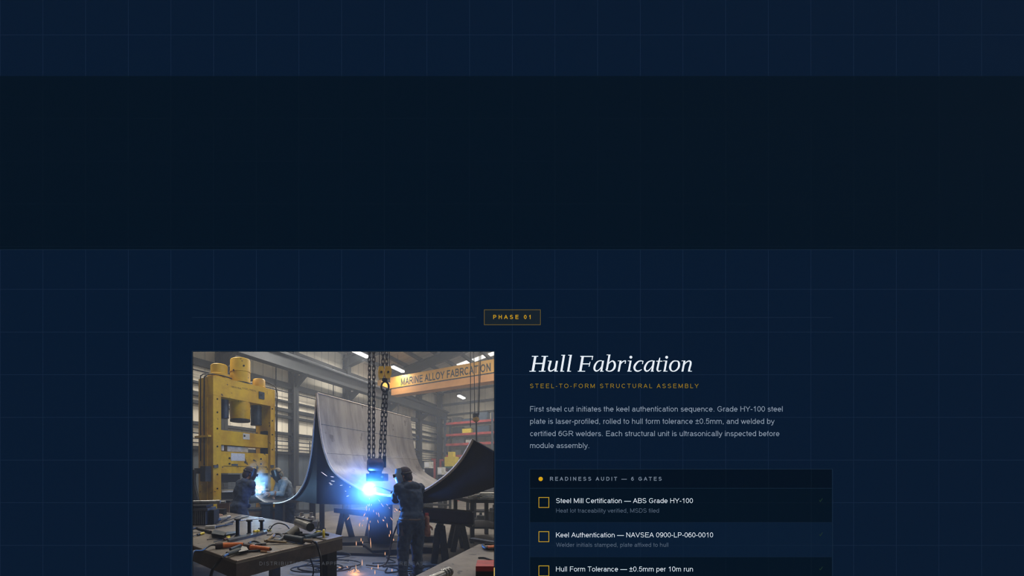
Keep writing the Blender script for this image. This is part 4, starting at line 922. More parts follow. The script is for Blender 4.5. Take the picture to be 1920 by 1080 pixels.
for px, py, ln, ang in ((608, 889, 14, .95), (623, 894, 7, 1.5), (624, 902, 8, 1.4), (619, 906, 5, 1.4), (621, 908.5, 5, 1.5), (640, 910, 6, -1.5), (652, 930, 6, -1.2), (648, 921, 3, 1.4), (656, 913, 3, 1.5)):
    spark(px, py, 6.0, ln, ang, .6, m_spw, 'white spark flying left of the bright arc, in front of the dark shell', 'sparks left of the arc')
for i in range(34):
    a = random.uniform(-.35, .95); rr = random.uniform(16, 75); px = 695+math.sin(a)*rr*.95; py = 920+math.cos(a)*rr*.9
    spark(px, py, 6.0+random.uniform(-.1, .1), random.uniform(3, 8), a, .5, m_spk if rr > 34 else m_spw, 'spark falling just below the bright arc', 'sparks below the arc')
for px, py, ln, ang in ((692, 988, 14, 0), (695, 1018, 19, .05), (679, 1055, 12, 0), (667.5, 1066, 14, .05), (668, 1019, 9, 0), (677, 1012, 7, 0), (680, 1017, 5, 0), (709, 1062, 10, 0), (703, 1073, 9, 0), (722, 1038, 7, 0), (735, 1069, 6, 0), (732, 998, 8, 0), (726, 985, 9, .1), (637, 1064, 6, 1.5), (653, 972, 8, -.6), (674, 985, 5, .2), (651, 1063, 4, .8), (697, 1066, 5, -.3), (730, 1004, 6, 0), (738, 1012, 4, 0)):
    spark(px, py, 5.9, ln, ang, .62, m_spk, 'orange spark falling toward the floor between the table and the main welder', 'sparks over the floor')
for i in range(28):
    a = random.uniform(-1.3, 1.3); rr = random.uniform(2, 13); spark(665+math.sin(a)*rr, 1074-abs(math.cos(a))*rr*.5, 6.0, random.uniform(1.5, 4), a+PI, .55, m_spk, 'tiny orange spark bouncing off the floor', 'sparks bouncing off the floor')
plamp('floor_spark_lamp', P(666, 1068, 5.95), 3, (1, .45, .15), .05)
# ------------------------------------------------------------------ people
def solid(mb_, vox, name, smooth_it=3, wrinkle=0):
    """fuse overlapping volumes into one continuous surface"""
    me = mb_.mesh('tmp', [], smooth=False); o_ = bpy.data.objects.new('tmp', me); COL.objects.link(o_)
    m_ = o_.modifiers.new('r', 'REMESH'); m_.mode = 'VOXEL'; m_.voxel_size = vox
    s_ = o_.modifiers.new('s', 'SMOOTH'); s_.factor = .5; s_.iterations = smooth_it
    if wrinkle:
        tx = bpy.data.textures.get('cloth_folds') or bpy.data.textures.new('cloth_folds', 'CLOUDS'); tx.noise_scale = .09; tx.noise_depth = 1
        dm = o_.modifiers.new('d', 'DISPLACE'); dm.texture = tx; dm.strength = wrinkle; dm.mid_level = .5; dm.texture_coords = 'LOCAL'
    bpy.context.view_layer.update()
    r = bpy.data.meshes.new_from_object(o_.evaluated_get(bpy.context.evaluated_depsgraph_get()))
    bpy.data.objects.remove(o_); bpy.data.meshes.remove(me)
    for p in r.polygons: p.use_smooth = True
    r.name = name; return r
def attach(me, name, mat, root, M):
    me.materials.clear(); me.materials.append(mat); me.transform(M)
    o_ = bpy.data.objects.new(name, me); COL.objects.link(o_); o_.parent = root; WPOS[o_.name] = WPOS[root.name]; return o_
m_skin = pbr('skin', (188, 136, 108), .55, c2=(160, 110, 86), nscale=30)
m_navy = pbr('navy_work_jacket', (48, 66, 92), .85, c2=(32, 44, 64), nscale=9, bump=.6, bscale=7)
m_hoodn = pbr('navy_hood', (38, 54, 76), .9, c2=(26, 36, 54), nscale=9)
m_jean = pbr('dark_blue_jeans', (44, 56, 74), .9, c2=(28, 36, 50), nscale=10, bump=.6, bscale=9)
m_boot = pbr('black_boot_leather', (36, 32, 30), .5)
m_glov = pbr('tan_leather_glove', (150, 104, 78), .75, c2=(110, 70, 50), nscale=25)
m_helm = pbr('pale_helmet_shell', (150, 170, 184), .35, c2=(120, 140, 156))
m_hood = pbr('dark_brown_cap_cloth', (62, 50, 54), .85, c2=(40, 32, 36), nscale=20)
m_helmb = pbr('black_helmet_shell', (34, 34, 38), .35)
def ik(s_, h, l1, l2, bend):
    d = h-s_; L_ = min(d.length, (l1+l2)*.995); d = d.normalized(); a = math.acos(max(-1, min(1, (l1*l1+L_*L_-l2*l2)/(2*l1*L_))))
    b_ = (V(bend)-d*V(bend).dot(d)).normalized(); return s_+d*l1*math.cos(a)+b_*l1*math.sin(a)
def hand(mb_, w_, aim, palm_n, side, curl=.9, k=1.0):
    """palm, four bent fingers of unequal length and a thumb; w_ = wrist"""
    aim = aim.normalized(); pn = (palm_n-aim*palm_n.dot(aim)).normalized(); lat = aim.cross(pn).normalized()*side
    c_ = w_+aim*.045*k
    mb_.ell(c_, (.042*k, .02*k, .052*k), rot=Matrix((lat, pn, aim)).transposed(), n=10, m=8)
    for i, ln in enumerate((.070, .078, .073, .058)):
        b_ = w_+aim*.085*k+lat*(.030-.020*i)*k; p = b_; dr = aim.copy(); q = [p]
        for s_, a in ((.45, curl*.5), (.32, curl*.9), (.23, curl*.7)):
            ax = lat*1.0; dr = Quaternion(ax, -a*side if False else 0) @ dr; dr = (dr*math.cos(a)+pn*math.sin(a)).normalized() if a else dr
            p = p+dr*ln*s_*k; q.append(p)
        mb_.cap(w_+aim*.05*k+lat*(.026-.017*i)*k, q[0], .0105*k, .0105*k, 8)
        for j in range(3): mb_.cap(q[j], q[j+1], (.0105-.001*j)*k, (.0095-.001*j)*k, 8)
    t0 = w_+aim*.03*k+lat*.034*k; t1 = t0+(aim*.6+lat*.7+pn*.3).normalized()*.038*k; t2 = t1+(aim*.8+lat*.1+pn*.5).normalized()*.03*k
    mb_.cap(t0, t1, .014*k, .012*k, 8); mb_.cap(t1, t2, .012*k, .010*k, 8)
def head_shape(mb_, c_, fw, up, k=1.0):
    """skull, jaw, nose, brow, lips, ears and eyes; fw = facing"""
    fw = fw.normalized(); sd = fw.cross(up).normalized(); up = sd.cross(fw).normalized(); B = Matrix((sd, fw, up)).transposed()
    g = lambda x, y, z: c_+B @ V((x*k, y*k, z*k))
    mb_.ell(g(0, -.012, .03), (.078*k, .095*k, .09*k), rot=B); mb_.ell(g(0, .02, -.045), (.062*k, .072*k, .075*k), rot=B); mb_.ell(g(0, .055, -.09), (.03*k, .028*k, .025*k), rot=B, n=10, m=8)
    mb_.cap(g(0, .085, .015), g(0, .112, -.022), .010*k, .015*k, 8); mb_.ell(g(0, .085, .03), (.05*k, .016*k, .012*k), rot=B, n=10, m=8); mb_.ell(g(0, .088, -.055), (.026*k, .012*k, .008*k), rot=B, n=10, m=8)
    for s_ in (-1, 1): mb_.ell(g(s_*.08, -.005, -.01), (.01*k, .02*k, .032*k), rot=B, n=10, m=8); mb_.ell(g(s_*.03, .082, .012), (.013*k, .01*k, .009*k), rot=B, n=8, m=6)
    return g, B
def person(name, label, pos, heading, hands, face, lean=.08, style=0, jacket=m_navy, trous=m_jean, height=1.74, head_off=(0, 0, 0), grip=None):
    """heading: angle of the facing direction; hands: two world targets; face: world direction of gaze"""
    root = thing('person', label, 'person', pos); k = height/1.74
    f = V((math.cos(heading), math.sin(heading), 0)); r_ = V((f.y, -f.x, 0)); up = V((0, 0, 1))
    pl = lambda x, y, z: V(pos)+r_*x*k+f*y*k+up*z*k
    hipc = pl(0, -.02, .95); ch = pl(0, lean*1.0, 1.27); nk = pl(0, lean*1.7, 1.46); hd_ = pl(head_off[0], lean*2.1+.03+head_off[1], 1.60+head_off[2])
    knees = [pl(s_*.12, .05, .50) for s_ in (-1, 1)]; ank = [pl(s_*.14+(0.02*s_), -.02 if s_ < 0 else .08, .09) for s_ in (-1, 1)]
    hips = [pl(s_*.095, -.01, .90) for s_ in (-1, 1)]; sh = [pl(s_*.185, lean*1.5-.005, 1.40) for s_ in (-1, 1)]
    el = [ik(sh[i], V(hands[i]), .29*k, .26*k, (r_*(-.25 if i == 0 else .25)+up*-1.0-f*.2)) for i in (0, 1)]
    wr = [el[i]+(V(hands[i])-el[i]).normalized()*min(.26*k, (V(hands[i])-el[i]).length) for i in (0, 1)]
    I = Matrix.Translation(-V(pos)); Br = Matrix((r_, f, up)).transposed()
    def limbs(b_, g, lo=True, hi=True, fore=True):
        if hi:
            b_.ell(ch+up*.03, (.175*k+g, .115*k+g, .22*k), rot=Br); b_.ell((ch+hipc)/2-up*.02, (.15*k+g, .11*k+g, .2*k), rot=Br); b_.ell(pl(0, lean*1.5-.02, 1.385), (.19*k+g, .095*k+g, .085*k+g), rot=Br); b_.cap(sh[0], nk-up*.03, .05*k+g, .05*k+g); b_.cap(sh[1], nk-up*.03, .05*k+g, .05*k+g)
            for i in (0, 1):
                b_.cap(sh[i], el[i], .058*k+g, .044*k+g); b_.cap(el[i], wr[i], .044*k+g, .03*k+g*.8)
        if lo:
            b_.ell(hipc, (.165*k+g, .12*k+g, .14*k), rot=Br)
            for i in (0, 1): b_.cap(hips[i], knees[i], .088*k+g, .06*k+g); b_.cap(knees[i], ank[i], .058*k+g, .04*k+g)
    bd = MB(); limbs(bd, 0); bd.cap(nk-up*.05, nk+(hd_-nk)*.6, .058*k, .052*k); head_shape(bd, hd_, V(face), up, k)
    for i in (0, 1):
        bd.cap(ank[i], ank[i]+f*.13*k-up*.045*k, .04*k, .035*k)
        aim = (wr[i]-el[i]).normalized(); hand(bd, wr[i], aim, (-up*.6+r_*(.5 if i == 0 else -.5)), 1 if i == 0 else -1, k=k)
    attach(solid(bd, .0085, 'body', 2), 'body', m_skin, root, I)
    # clothing
    jk = MB(); limbs(jk, .024, lo=False); jk.ell(hipc+up*.04, (.178*k, .138*k, .12*k), rot=Br)
    jk.tube([nk+V((0, 0, -.03))+(r_*math.cos(t)*.085+f*math.sin(t)*.08)*k for t in [i*PI/6 for i in range(12)]], .032*k, 8, closed=True)
    if style in (0, 1): jk.ell(nk-f*.09*k-up*.04*k, (.13*k, .065*k, .085*k), rot=Br); jk.ell(nk-up*.01*k, (.11*k, .105*k, .06*k), rot=Br)      # hood lying on the back
    for i in (0, 1):                                  # sleeve folds
        for q in (.3, .55, .8):
            p = sh[i]+(el[i]-sh[i])*q; jk.ell(p, (.078*k-.012*q, .078*k-.012*q, .03*k), rot=basis(el[i]-sh[i]), n=10, m=6)
    jk.ell(pl(0, -.03+lean*.8, 1.2), (.195*k, .13*k, .27*k), rot=Br); jk.ell(pl(0, -.02, 1.0), (.19*k, .145*k, .09*k), rot=Br)
    random.seed(int(pos[0]*100)+50)
    for q in range(16):                               # creases across the back and sides
        a_ = random.uniform(0, 2*PI); z_ = random.uniform(.98, 1.36); c__ = pl(.165*math.cos(a_), .12*math.sin(a_)+lean*.6, z_); jk.cap(c__-r_*.05*math.sin(a_)-up*.03, c__+r_*.05*math.sin(a_)+up*random.uniform(-.05, .05), .016, .012, 8)
    attach(solid(jk, .012, 'jacket', 8, .035), 'jacket', jacket, root, I)
    if style in (0, 1):
        hd2 = MB(); hd2.tube([nk-up*.015*k+(r_*math.cos(t)*.112+f*(math.sin(t)*.10-.02)+up*(.02 if math.sin(t) > 0 else -.01))*k for t in [i*PI/6 for i in range(12)]], .042*k, 8, closed=True); hd2.ell(nk-f*.1*k-up*.035*k, (.15*k, .065*k, .07*k), rot=Br); hd2.ell(nk-f*.12*k-up*.09*k, (.09*k, .045*k, .07*k), rot=Br)
        attach(solid(hd2, .011, 'hood', 5, .02), 'hood', m_hoodn, root, I)
    tr = MB(); limbs(tr, .03, hi=False)
    for i in (0, 1):
        for q in (.7, .95): p = knees[i]+(ank[i]-knees[i])*q; tr.ell(p, (.09*k, .09*k, .03*k), n=10, m=6)
    attach(solid(tr, .012, 'trousers', 5, .04), 'trousers', trous, root, I)
    for i in (0, 1):
        b_ = MB(); b_.cap(ank[i]+up*.08*k, ank[i]-up*.02*k, .052*k, .05*k); b_.cap(ank[i]-up*.035*k-f*.03*k, ank[i]+f*.15*k-up*.045*k, .048*k, .042*k); b_.box(ank[i]+f*.06*k-up*.08*k, (.09*k, .28*k, .02*k), Br)
        attach(solid(b_, .011, 'boot'), 'boot', m_boot, root, I)
        g_ = MB(); aim = (wr[i]-el[i]).normalized(); g_.cap(wr[i]-aim*.10*k, wr[i]+aim*.01*k, .052*k, .038*k); hand(g_, wr[i], aim, (-up*.6+r_*(.5 if i == 0 else -.5)), 1 if i == 0 else -1, k=1.14*k)
        attach(solid(g_, .0075, 'glove', 1), 'glove', m_glov, root, I)
    return root, dict(hd=hd_, up=up, f=f, r=r_, k=k, wr=wr, el=el, pl=pl, I=I, nk=nk, Br=Br, pos=V(pos))
def headgear(root, q, face, cap_mat, shell_mat, kind):
    fw = V(face).normalized(); sd = fw.cross(V((0, 0, 1))).normalized(); up = sd.cross(fw).normalized(); B = Matrix((sd, fw, up)).transposed(); k = q['k']; c_ = q['hd']; g = lambda x, y, z: c_+B @ V((x*k, y*k, z*k))
    cp = MB().ell(g(0, -.015, .035), (.092*k, .108*k, .1*k), rot=B); cp.ell(g(0, -.06, -.035), (.085*k, .065*k, .09*k), rot=B)
    attach(solid(cp, .011, 'cap'), 'cap' if kind != 2 else 'hood', cap_mat, root, q['I'])
    # welding shield: curved shell in front of the face
    sh_ = MB(); rows_ = []
    for j in range(13):
        z = .12-.30*j/12; w_ = .115*(1-.45*max(0, (j-6)/6)**1.4); dp = .135+.02*math.sin(PI*j/12); row = []
        for i in range(15):
            t_ = math.radians(-82+164*i/14); row.append(g(w_*math.sin(t_), -.01+dp*math.cos(t_)*(1-.1*abs(j-6)/6), z))
        rows_.append(row)
    sh_.grid(rows_); c0 = g(0, .02, 0)
    sh_.grid([[p+(c0-p)*.05 for p in r__] for r__ in rows_][::-1])
    s_ = sh_.mesh('shield', [], fix=False); attach(s_, 'welding_shield', shell_mat, root, q['I'])
    ln = MB().box(g(0, .148, .02), (.1*k, .02*k, .05*k), B); attach(ln.mesh('l', [], smooth=False), 'lens', m_helmb, root, q['I'])
    bd = MB().tube([g(.097*math.cos(i*PI/8), -.01+.112*math.sin(i*PI/8), .03) for i in range(16)], .012*k, 6, closed=True); attach(bd.mesh('b', []), 'head_band', m_helmb, root, q['I'])
    for s__ in (-1, 1): kn = MB().cyl(g(s__*.09, 0, .03), g(s__*.122, 0, .03), .022*k, n=12); attach(kn.mesh('k', []), 'pivot_knob', m_helmb, root, q['I'])

# main welder, seen from behind, turned to the arc at his left
MW = P(772, 0, 5.45); MW.z = 0
hL, hR = P(741, 925, 5.92), P(751, 929, 5.78)
root, q = person('person', 'person in navy hooded jacket and jeans welding at the bright arc, seen from behind', MW, math.radians(112), [hL, hR], (-.88, .42, -.22), lean=.05, style=0, height=1.74, head_off=(-.05, 0, -.01))
headgear(root, q, (-.93, .30, -.18), m_hood, m_helm, 0)
pl = q['pl']
bt = MB().tube([pl(.19*math.cos(i*PI/9), -.01+.145*math.sin(i*PI/9), .955) for i in range(18)], .018, 6, closed=True); attach(bt.mesh('belt', []), 'belt', pbr('brown_belt', (78, 58, 46), .6), root, q['I'])
pk = MB().box(pl(-.17, .02, .82), (.05, .16, .2), q['Br']); attach(pk.mesh('pouch', [], smooth=False), 'tool_pouch', m_hood, root, q['I'])
# torch in his hands
t = thing('welding_torch', 'welding torch held by the main welder, pointing at the bright arc', 'torch', hL)
tip_ = ARC+V((.07, -.03, .02))
MB().tube(smooth([hR+V((.0, .05, .0)), hL+V((.02, .04, 0)), hL+V((-.06, .06, .03)), tip_+V((.05, -.01, .03)), tip_]), [.016]*12+[.011]*13, 8).build('torch_neck', m_dark, t)
MB().tube(smooth([hR+V((.0, .05, 0)), hR+V((.02, .02, -.25)), hR+V((-.12, .1, -.7)), hR+V((-.2, .3, -1.15)), hR+V((-.5, .6, -1.245))]), .014, 8).build('torch_cable', m_rub, t)
# glove hanging from a belt hook on his right
gp = pl(.22, -.06, .84)
t = thing('spare_glove', 'reddish leather glove hanging at the main welder\'s right hip', 'glove', gp-V((0, 0, .15)))
g_ = MB(); g_.cap(gp+V((0, 0, .12)), gp+V((0, 0, .02)), .045, .038); hand(g_, gp+V((0, 0, .03)), V((.1, 0, -1)), V((0, 1, 0)), 1, curl=.3, k=1.25)
me = solid(g_, .008, 'g', 1); me.transform(Matrix.Translation(-WPOS[t.name])); me.materials.append(pbr('red_brown_glove', (150, 100, 80), .7, c2=(110, 66, 52), nscale=20)); o_ = bpy.data.objects.new('glove', me); COL.objects.link(o_); o_.parent = t
MB().box(gp+V((0, 0, .16)), (.05, .04, .07)).build('clip', m_red, t)

# hooded welder left
W1 = P(449, 0, 6.95); W1.z = 0
w1L, w1R = ARC2+V((-.16, -.02, .05)), ARC2+V((-.12, -.12, .03))
root, q = person('person', 'person in dark hooded jacket leaning to the small arc, in front of the yellow press', W1, math.radians(50), [w1L, w1R], (.75, .55, -.35), lean=.09, style=1, height=1.76)
headgear(root, q, (.8, .5, -.35), m_hood, m_helmb, 0)
t = thing('welding_torch', 'welding torch held by the hooded left welder', 'torch', ARC2)
MB().tube(smooth([w1R, (w1R+ARC2)/2+V((0, 0, .05)), ARC2+V((-.03, -.01, .02))]), .012, 8).build('torch_neck', m_dark, t)
# helper in light shirt
W2 = P(543, 0, 8.75); W2.z = 0
m_lsh = pbr('light_grey_blue_shirt', (138, 150, 160), .85, c2=(104, 116, 128), nscale=10, bump=.5, bscale=8)
w2L, w2R = P(508, 925, 8.2), P(513, 931, 8.3)
root, q = person('person', 'person in light grey-blue shirt bending over the plate opposite the hooded welder', W2, math.radians(212), [w2L, w2R], (-.75, -.45, -.5), lean=.13, style=2, jacket=m_lsh, height=1.76)
headgear(root, q, (-.8, -.45, -.5), pbr('tan_cap', (150, 136, 112), .7), m_helmb, 0)

# ------------------------------------------------------------------ foreground left table
ZT1 = .9
tA, tB, tC = OnZ(443, 1051, ZT1), OnZ(642, 1004.5, ZT1), OnZ(522, 975.5, ZT1)
tD = OnZ(400, 956.5, ZT1); dD = (tD-tC).normalized(); tD = tC+dD*2.9; tE = OnZ(361, 1022, ZT1); tE = tA+(tE-tA).normalized()*3.0
m_top = pbr('worn_steel_tabletop', (132, 121, 106), .6, .1, c2=(92, 84, 75), nscale=3, amount=.8, bump=.12, bscale=25, spots=((58, 52, 48), 9, .64))
m_side2 = pbr('dark_table_edge', (78, 64, 58), .55, .2, c2=(50, 43, 41), nscale=6)
tb = thing('welding_table', 'big steel welding table covered with tools at the left', 'table', (tA+tB+tC+tE)/4-V((0, 0, .9)))
poly = [tA, tB, tC, tD, tE]
k = MB(); k.prism([p-V((0, 0, .16)) for p in poly], (0, 0, .13)); k.build('apron', m_side2, tb, smooth=False)
k = MB(); k.prism([p-V((0, 0, .03)) for p in poly], (0, 0, .03)); k.build('tabletop', m_top, tb, smooth=False)
for a, b in ((tA, tB), (tE, tA)): MB().cyl(a-V((0, 0, .006)), b-V((0, 0, .006)), .007, n=8).build('edge_highlight_strip' if False else 'worn_edge', pbr('bare_worn_edge', (150, 132, 116), .4, .5), tb)  # pale strips paint a highlight along the table edges
cen = (tA+tB+tC+tE)/4
for p in (tA, tB, tC, tE):
    c_ = p+(cen-p).normalized()*.16; MB().box((c_.x, c_.y, (ZT1-.16)/2), (.13, .13, ZT1-.16), Matrix.Rotation(.6, 3, 'Z')).build('leg', m_black, tb, smooth=False)
MB().bar((tA+(cen-tA)*.3).xy.to_3d()+V((0, 0, .25)), (tE+(cen-tE)*.3).xy.to_3d()+V((0, 0, .25)), .08, .08).build('lower_rail', m_black, tb, smooth=False)
def T(px, py, h=0.0): p = OnZ(px, py, ZT1+h); return p
UP = V((0, 0, 1))
def item(name, label, cat, px, py, group=None): return thing(name, label, cat, T(px, py), group)

# finned transformer block with pipes on it
t = item('finned_power_unit', 'dark finned power unit at the left edge of the welding table', 'power unit', 372, 987)
c_ = T(370, 984); q0 = MB().box(c_+V((0, .1, .11)), (.3, .3, .20)); q0.build('housing', m_dark, t, smooth=False)
for i in range(11): MB().box(c_+V((-.14+.028*i, -.06, .105)), (.012, .03, .18)).build('fin', m_gry, t, smooth=False)
MB().box(c_+V((0, .1, .22)), (.34, .34, .03)).build('top_flange', m_gry, t, smooth=False); MB().box(c_+V((0, .1, .26)), (.28, .28, .03)).build('cover', m_dark, t, smooth=False)
MB().box(c_+V((.2, .12, .105)), (.06, .22, .2)).build('terminal_block', m_black, t, smooth=False)
for i, (dx, dy, ln, rr, lab) in enumerate(((-.2, .05, .5, .028, 'thick pale pipe lying on the finned power unit'), (-.12, .16, .46, .018, 'thin pale pipe lying on the finned power unit'))):
    p0 = c_+V((dx, dy, .28+rr)); tag(MB().cyl(p0, p0+V((ln, .02, .01)), rr, n=14).build('steel_pipe', m_sil), lab, 'pipe')
p0 = c_+V((.1, .0, .41)); MB().box(c_+V((0, 0, 0)), (.001, .001, .001))
# wooden wedge
p0, p1 = T(390, 972), T(417, 968); tag(MB().hexa([p0+V((-.02, -.06, .0)), p1+V((0, -.02, .0)), p1+V((0, .02, 0)), p0+V((-.02, .06, 0)), p0+V((-.02, -.06, .1)), p1+V((0, -.02, .03)), p1+V((0, .02, .03)), p0+V((-.02, .06, .1))]).build('wooden_wedge', m_wod, smooth=False), 'bare wooden wedge right of the finned power unit', 'wedge')
t = item('dark_metal_box', 'flat dark box behind the wooden wedge', 'box', 405, 964); c_ = T(404, 966, 0); MB().box(c_+V((0, .12, .05)), (.26, .16, .1)).build('body', m_black, t, smooth=False); MB().box(c_+V((-.08, .035, .05)), (.05, .01, .05)).build('label_plate', m_gry, t, smooth=False)
# angle grinder at the back
t = item('angle_grinder', 'blue and steel angle grinder behind the loose rods', 'grinder', 412, 976)
a_, b_ = T(396, 977, .045), T(430, 969, .045)
MB().cyl(a_+(b_-a_)*.12, a_+(b_-a_)*.4, .03, .034, 14).build('motor_body', m_blu, t); MB().cyl(a_+(b_-a_)*.4, a_+(b_-a_)*.8, .034, .028, 14).build('grip', pbr('tan_grip', (142, 126, 96), .6), t); MB().cyl(a_+(b_-a_)*.8, b_, .03, .03, 14).build('gear_head', m_sil, t); MB().cyl(a_-V((0, 0, .01)), a_+(b_-a_)*.12, .042, .036, 16).build('disc_guard', m_black, t)
# rods and bars
def rod(px0, py0, px1, py1, r, mat, name, label, cat, group=None, h=0.0):
    return tag(MB().cyl(T(px0, py0, r+h), T(px1, py1, r+h), r, n=8).build(name, mat), label, cat, group)
rod(436, 978, 493, 971, .007, m_sil, 'steel_rod', 'long bright thin rod behind the row of flanged studs', 'rod'); rod(423, 984, 437, 977.5, .016, m_black, 'rod_handle', 'dark handle lying at the left end of the long bright rod', 'handle')
rod(405, 983, 427, 973, .006, m_dark, 'steel_rod', 'dark thin rod slanting behind the white clamp', 'rod'); rod(415, 980, 452, 967, .006, m_dark, 'steel_rod', 'dark thin rod reaching toward the table back edge', 'rod'); rod(440, 974, 466, 968, .008, m_black, 'steel_rod', 'short black rod at the table back edge', 'rod')
rod(429, 990, 520, 984, .005, m_rub, 'steel_rod', 'thin black rod running behind the studs', 'rod') if False else None
# white clamp body
t = item('earth_clamp', 'white-bodied clamp with dark jaws left of the flanged studs', 'clamp', 398, 988); MB().box(T(395, 988, .02), (.13, .07, .035), Matrix.Rotation(.1, 3, 'Z')).build('body', m_wht, t); MB().cyl(T(403, 988, .02), T(436, 982, .02), .016, .01, 10).build('jaw', m_dark, t)
# charger box
t = item('battery_charger', 'flat dark grey box with a sloping lid in the middle of the table', 'box', 412, 1000)
a_ = T(420, 1000)
MB().hexa([T(396, 1000), T(420, 1004), T(425, 998), T(402, 993), T(396, 1000, .05), T(420, 1004, .06), T(425, 998, .06), T(402, 993, .05)]).build('body', pbr('grey_green_case', (66, 74, 76), .5), t, smooth=False)
MB().hexa([T(423, 1003, .0), T(445, 999, 0), T(445, 996, 0), T(425, 997, 0), T(423, 1003, .05), T(445, 999, .012), T(445, 996, .012), T(425, 997, .05)]).build('wedge_lid', m_dark, t, smooth=False)
# dark coil at far left
t = tag(MB().tube(smooth([T(350, 995, .04), T(366, 990, .05), T(375, 993, .03), T(388, 996, .02), T(395, 998, .02)]), .018, 8).build('power_cable', m_rub), 'thick black cable running into the flat grey box', 'cable')
# screwdrivers / small handles
def driver(px0, py0, px1, py1, label, m1=m_yla, m2=m_black, l=.55):
    a_, b_ = T(px0, py0, .016), T(px1, py1, .016); t_ = thing('screwdriver', label, 'screwdriver', T((px0+px1)/2, (py0+py1)/2), 'yellow-tipped screwdrivers on the table')
    MB().cyl(a_, a_+(b_-a_)*l, .005, n=8).build('shaft', m_dark, t_); MB().cyl(a_+(b_-a_)*l, b_, .014, .016, 10).build('handle', m1, t_); MB().cyl(a_+(b_-a_)*(l-.22), a_+(b_-a_)*l, .012, .015, 10).build('collar', m2, t_)
driver(362, 1005, 382, 999.5, 'small yellow and black screwdriver at the left edge of the table', l=.6)
driver(388, 1012, 431, 1006.5, 'long thin screwdriver with yellow end left of the flat bar', l=.82); driver(401, 1016, 430, 1009, 'short black-shafted screwdriver just in front of the long one', l=.85, m2=m_rst)
# flanged studs and flat bar
stud = None
for px, py, h, lab in ((445.5, 1008, .215, 'tallest and nearest of the three dark flanged studs'), (467.5, 1004, .185, 'middle one of the three dark flanged studs'), (490.5, 997, .15, 'rearmost of the three dark flanged studs, by the yellow plug')):
    b_ = T(px, py); t = thing('flanged_stud', lab, 'stud', b_, 'flanged studs standing on the table'); r = .026
    MB().lathe(b_, UP, [(0, .042), (.014, .042), (.016, .034), (.03, .03)], 16).build('base_flange', m_dark, t); MB().lathe(b_, UP, [(.03, .021), (h-.02, .021)], 14).build('shank', m_dark, t); MB().lathe(b_, UP, [(h-.022, .036), (h-.004, .038), (h, .03)], 16).build('head', m_dark, t)
p = [T(430, 1018), T(501, 1001), T(500, 997), T(426, 1015)]; tag(MB().hexa([*p, *[x+V((0, 0, .028)) for x in p]]).build('flat_bar', m_gry, smooth=False), 'grey flat steel bar in front of the flanged studs', 'bar')
t = item('yellow_plug', 'small bright yellow plug with a nub beside the rearmost stud', 'plug', 480, 997); MB().cyl(T(476, 998, .025), T(486, 997, .025), .026, n=12).build('body', m_yla, t); MB().cyl(T(483, 996, .04), T(483, 996, .085), .012, n=8).build('nub', m_yla, t)
# orange handled electrode tools
def grinder(px0, py0, px1, py1, label, r=.028):
    a_ = T(px0, py0, r); b_ = T(px1, py1, r); spot = T((px0+px1)/2, (py0+py1)/2)
    t_ = thing('electrode_tool', label, 'power tool', spot, 'orange handled tools near the table corner')
    MB().cyl(a_-(b_-a_).normalized()*.05, a_+(b_-a_)*.08, r*1.15, r*1.2, 16).build('collar', pbr('dark_brown_collar', (60, 42, 38), .5), t_); k_ = MB().lathe(a_+(b_-a_)*.08, b_-a_, [(0, r), (.05, r*.92), ((b_-a_).length*.5, r*.8), ((b_-a_).length*.86, r*.62)], 16).build('handle', m_orn, t_)
    MB().cyl(a_+(b_-a_)*.93, b_, r*.5, r*.35, 12).build('nose', m_dark, t_); return t_
grinder(414, 1023, 458, 1020, 'left orange-handled tool with a black cable going off the table edge'); grinder(467, 1026, 509, 1030, 'right orange-handled tool lying by the white torch body')
tag(MB().tube(smooth([T(411, 1023, .03), T(396, 1022, .04), T(378, 1032, .03), T(366, 1046, .0)+V((-.02, 0, .05)), P(358, 1062, 2.95), P(345, 1085, 2.9)]), .010, 8).build('power_cable', m_rub), 'black cable curving from the left orange tool over the table edge', 'cable')
t = item('electrode_holder', 'white and green torch body with a black cable near the table corner', 'torch', 452, 1032)
MB().hexa([T(447, 1035), T(466, 1031), T(460, 1022), T(455, 1023), T(447, 1035, .035), T(466, 1031, .035), T(460, 1022, .04), T(455, 1023, .04)]).build('body', m_wht, t); MB().cyl(T(426, 1039, .03), T(448, 1032, .03), .02, .026, 12).build('sleeve', pbr('olive_sleeve', (66, 70, 56), .6), t)
MB().tube(smooth([T(427, 1039, .03), T(418, 1044, .05), P(408, 1056, 2.98), P(398, 1070, 2.95), P(394, 1090, 2.95)]), .013, 8).build('cable', m_rub, t)
MB().cyl(T(463, 1034, .012), T(488, 1032, .012), .01, n=8).build('lever', m_dark, t); MB().cyl(T(432, 1030, .02), T(452, 1022, .02), .014, n=10).build('cooling_pipe', m_blu, t)
rod(489, 1034, 500, 1034.5, .009, m_wod, 'chalk_stick', 'short pale chalk stick in front of the right orange tool', 'chalk')
# ring pliers and files
t = item('adjustable_wrench', 'dark open-jawed wrench beyond the right orange tool', 'wrench', 480, 1021)
MB().tube(smooth([T(466, 1019, .01), T(470, 1016, .012), T(478, 1015, .012), T(487, 1018, .012), T(490, 1021, .012)]), .009, 8).build('jaw', m_dark, t); MB().bar(T(478, 1021, .012), T(499, 1020, .012), .03, .02).build('handle', m_gry, t)
rod(496, 1013.5, 537, 1017, .012, pbr('tan_file_handle', (170, 148, 112), .5), 'round_file', 'pale round file lying right of the wrench', 'file'); rod(499, 1021.5, 545, 1019.5, .004, m_sil, 'steel_rod', 'thin bright rod near the front of the table, below the round file', 'rod')
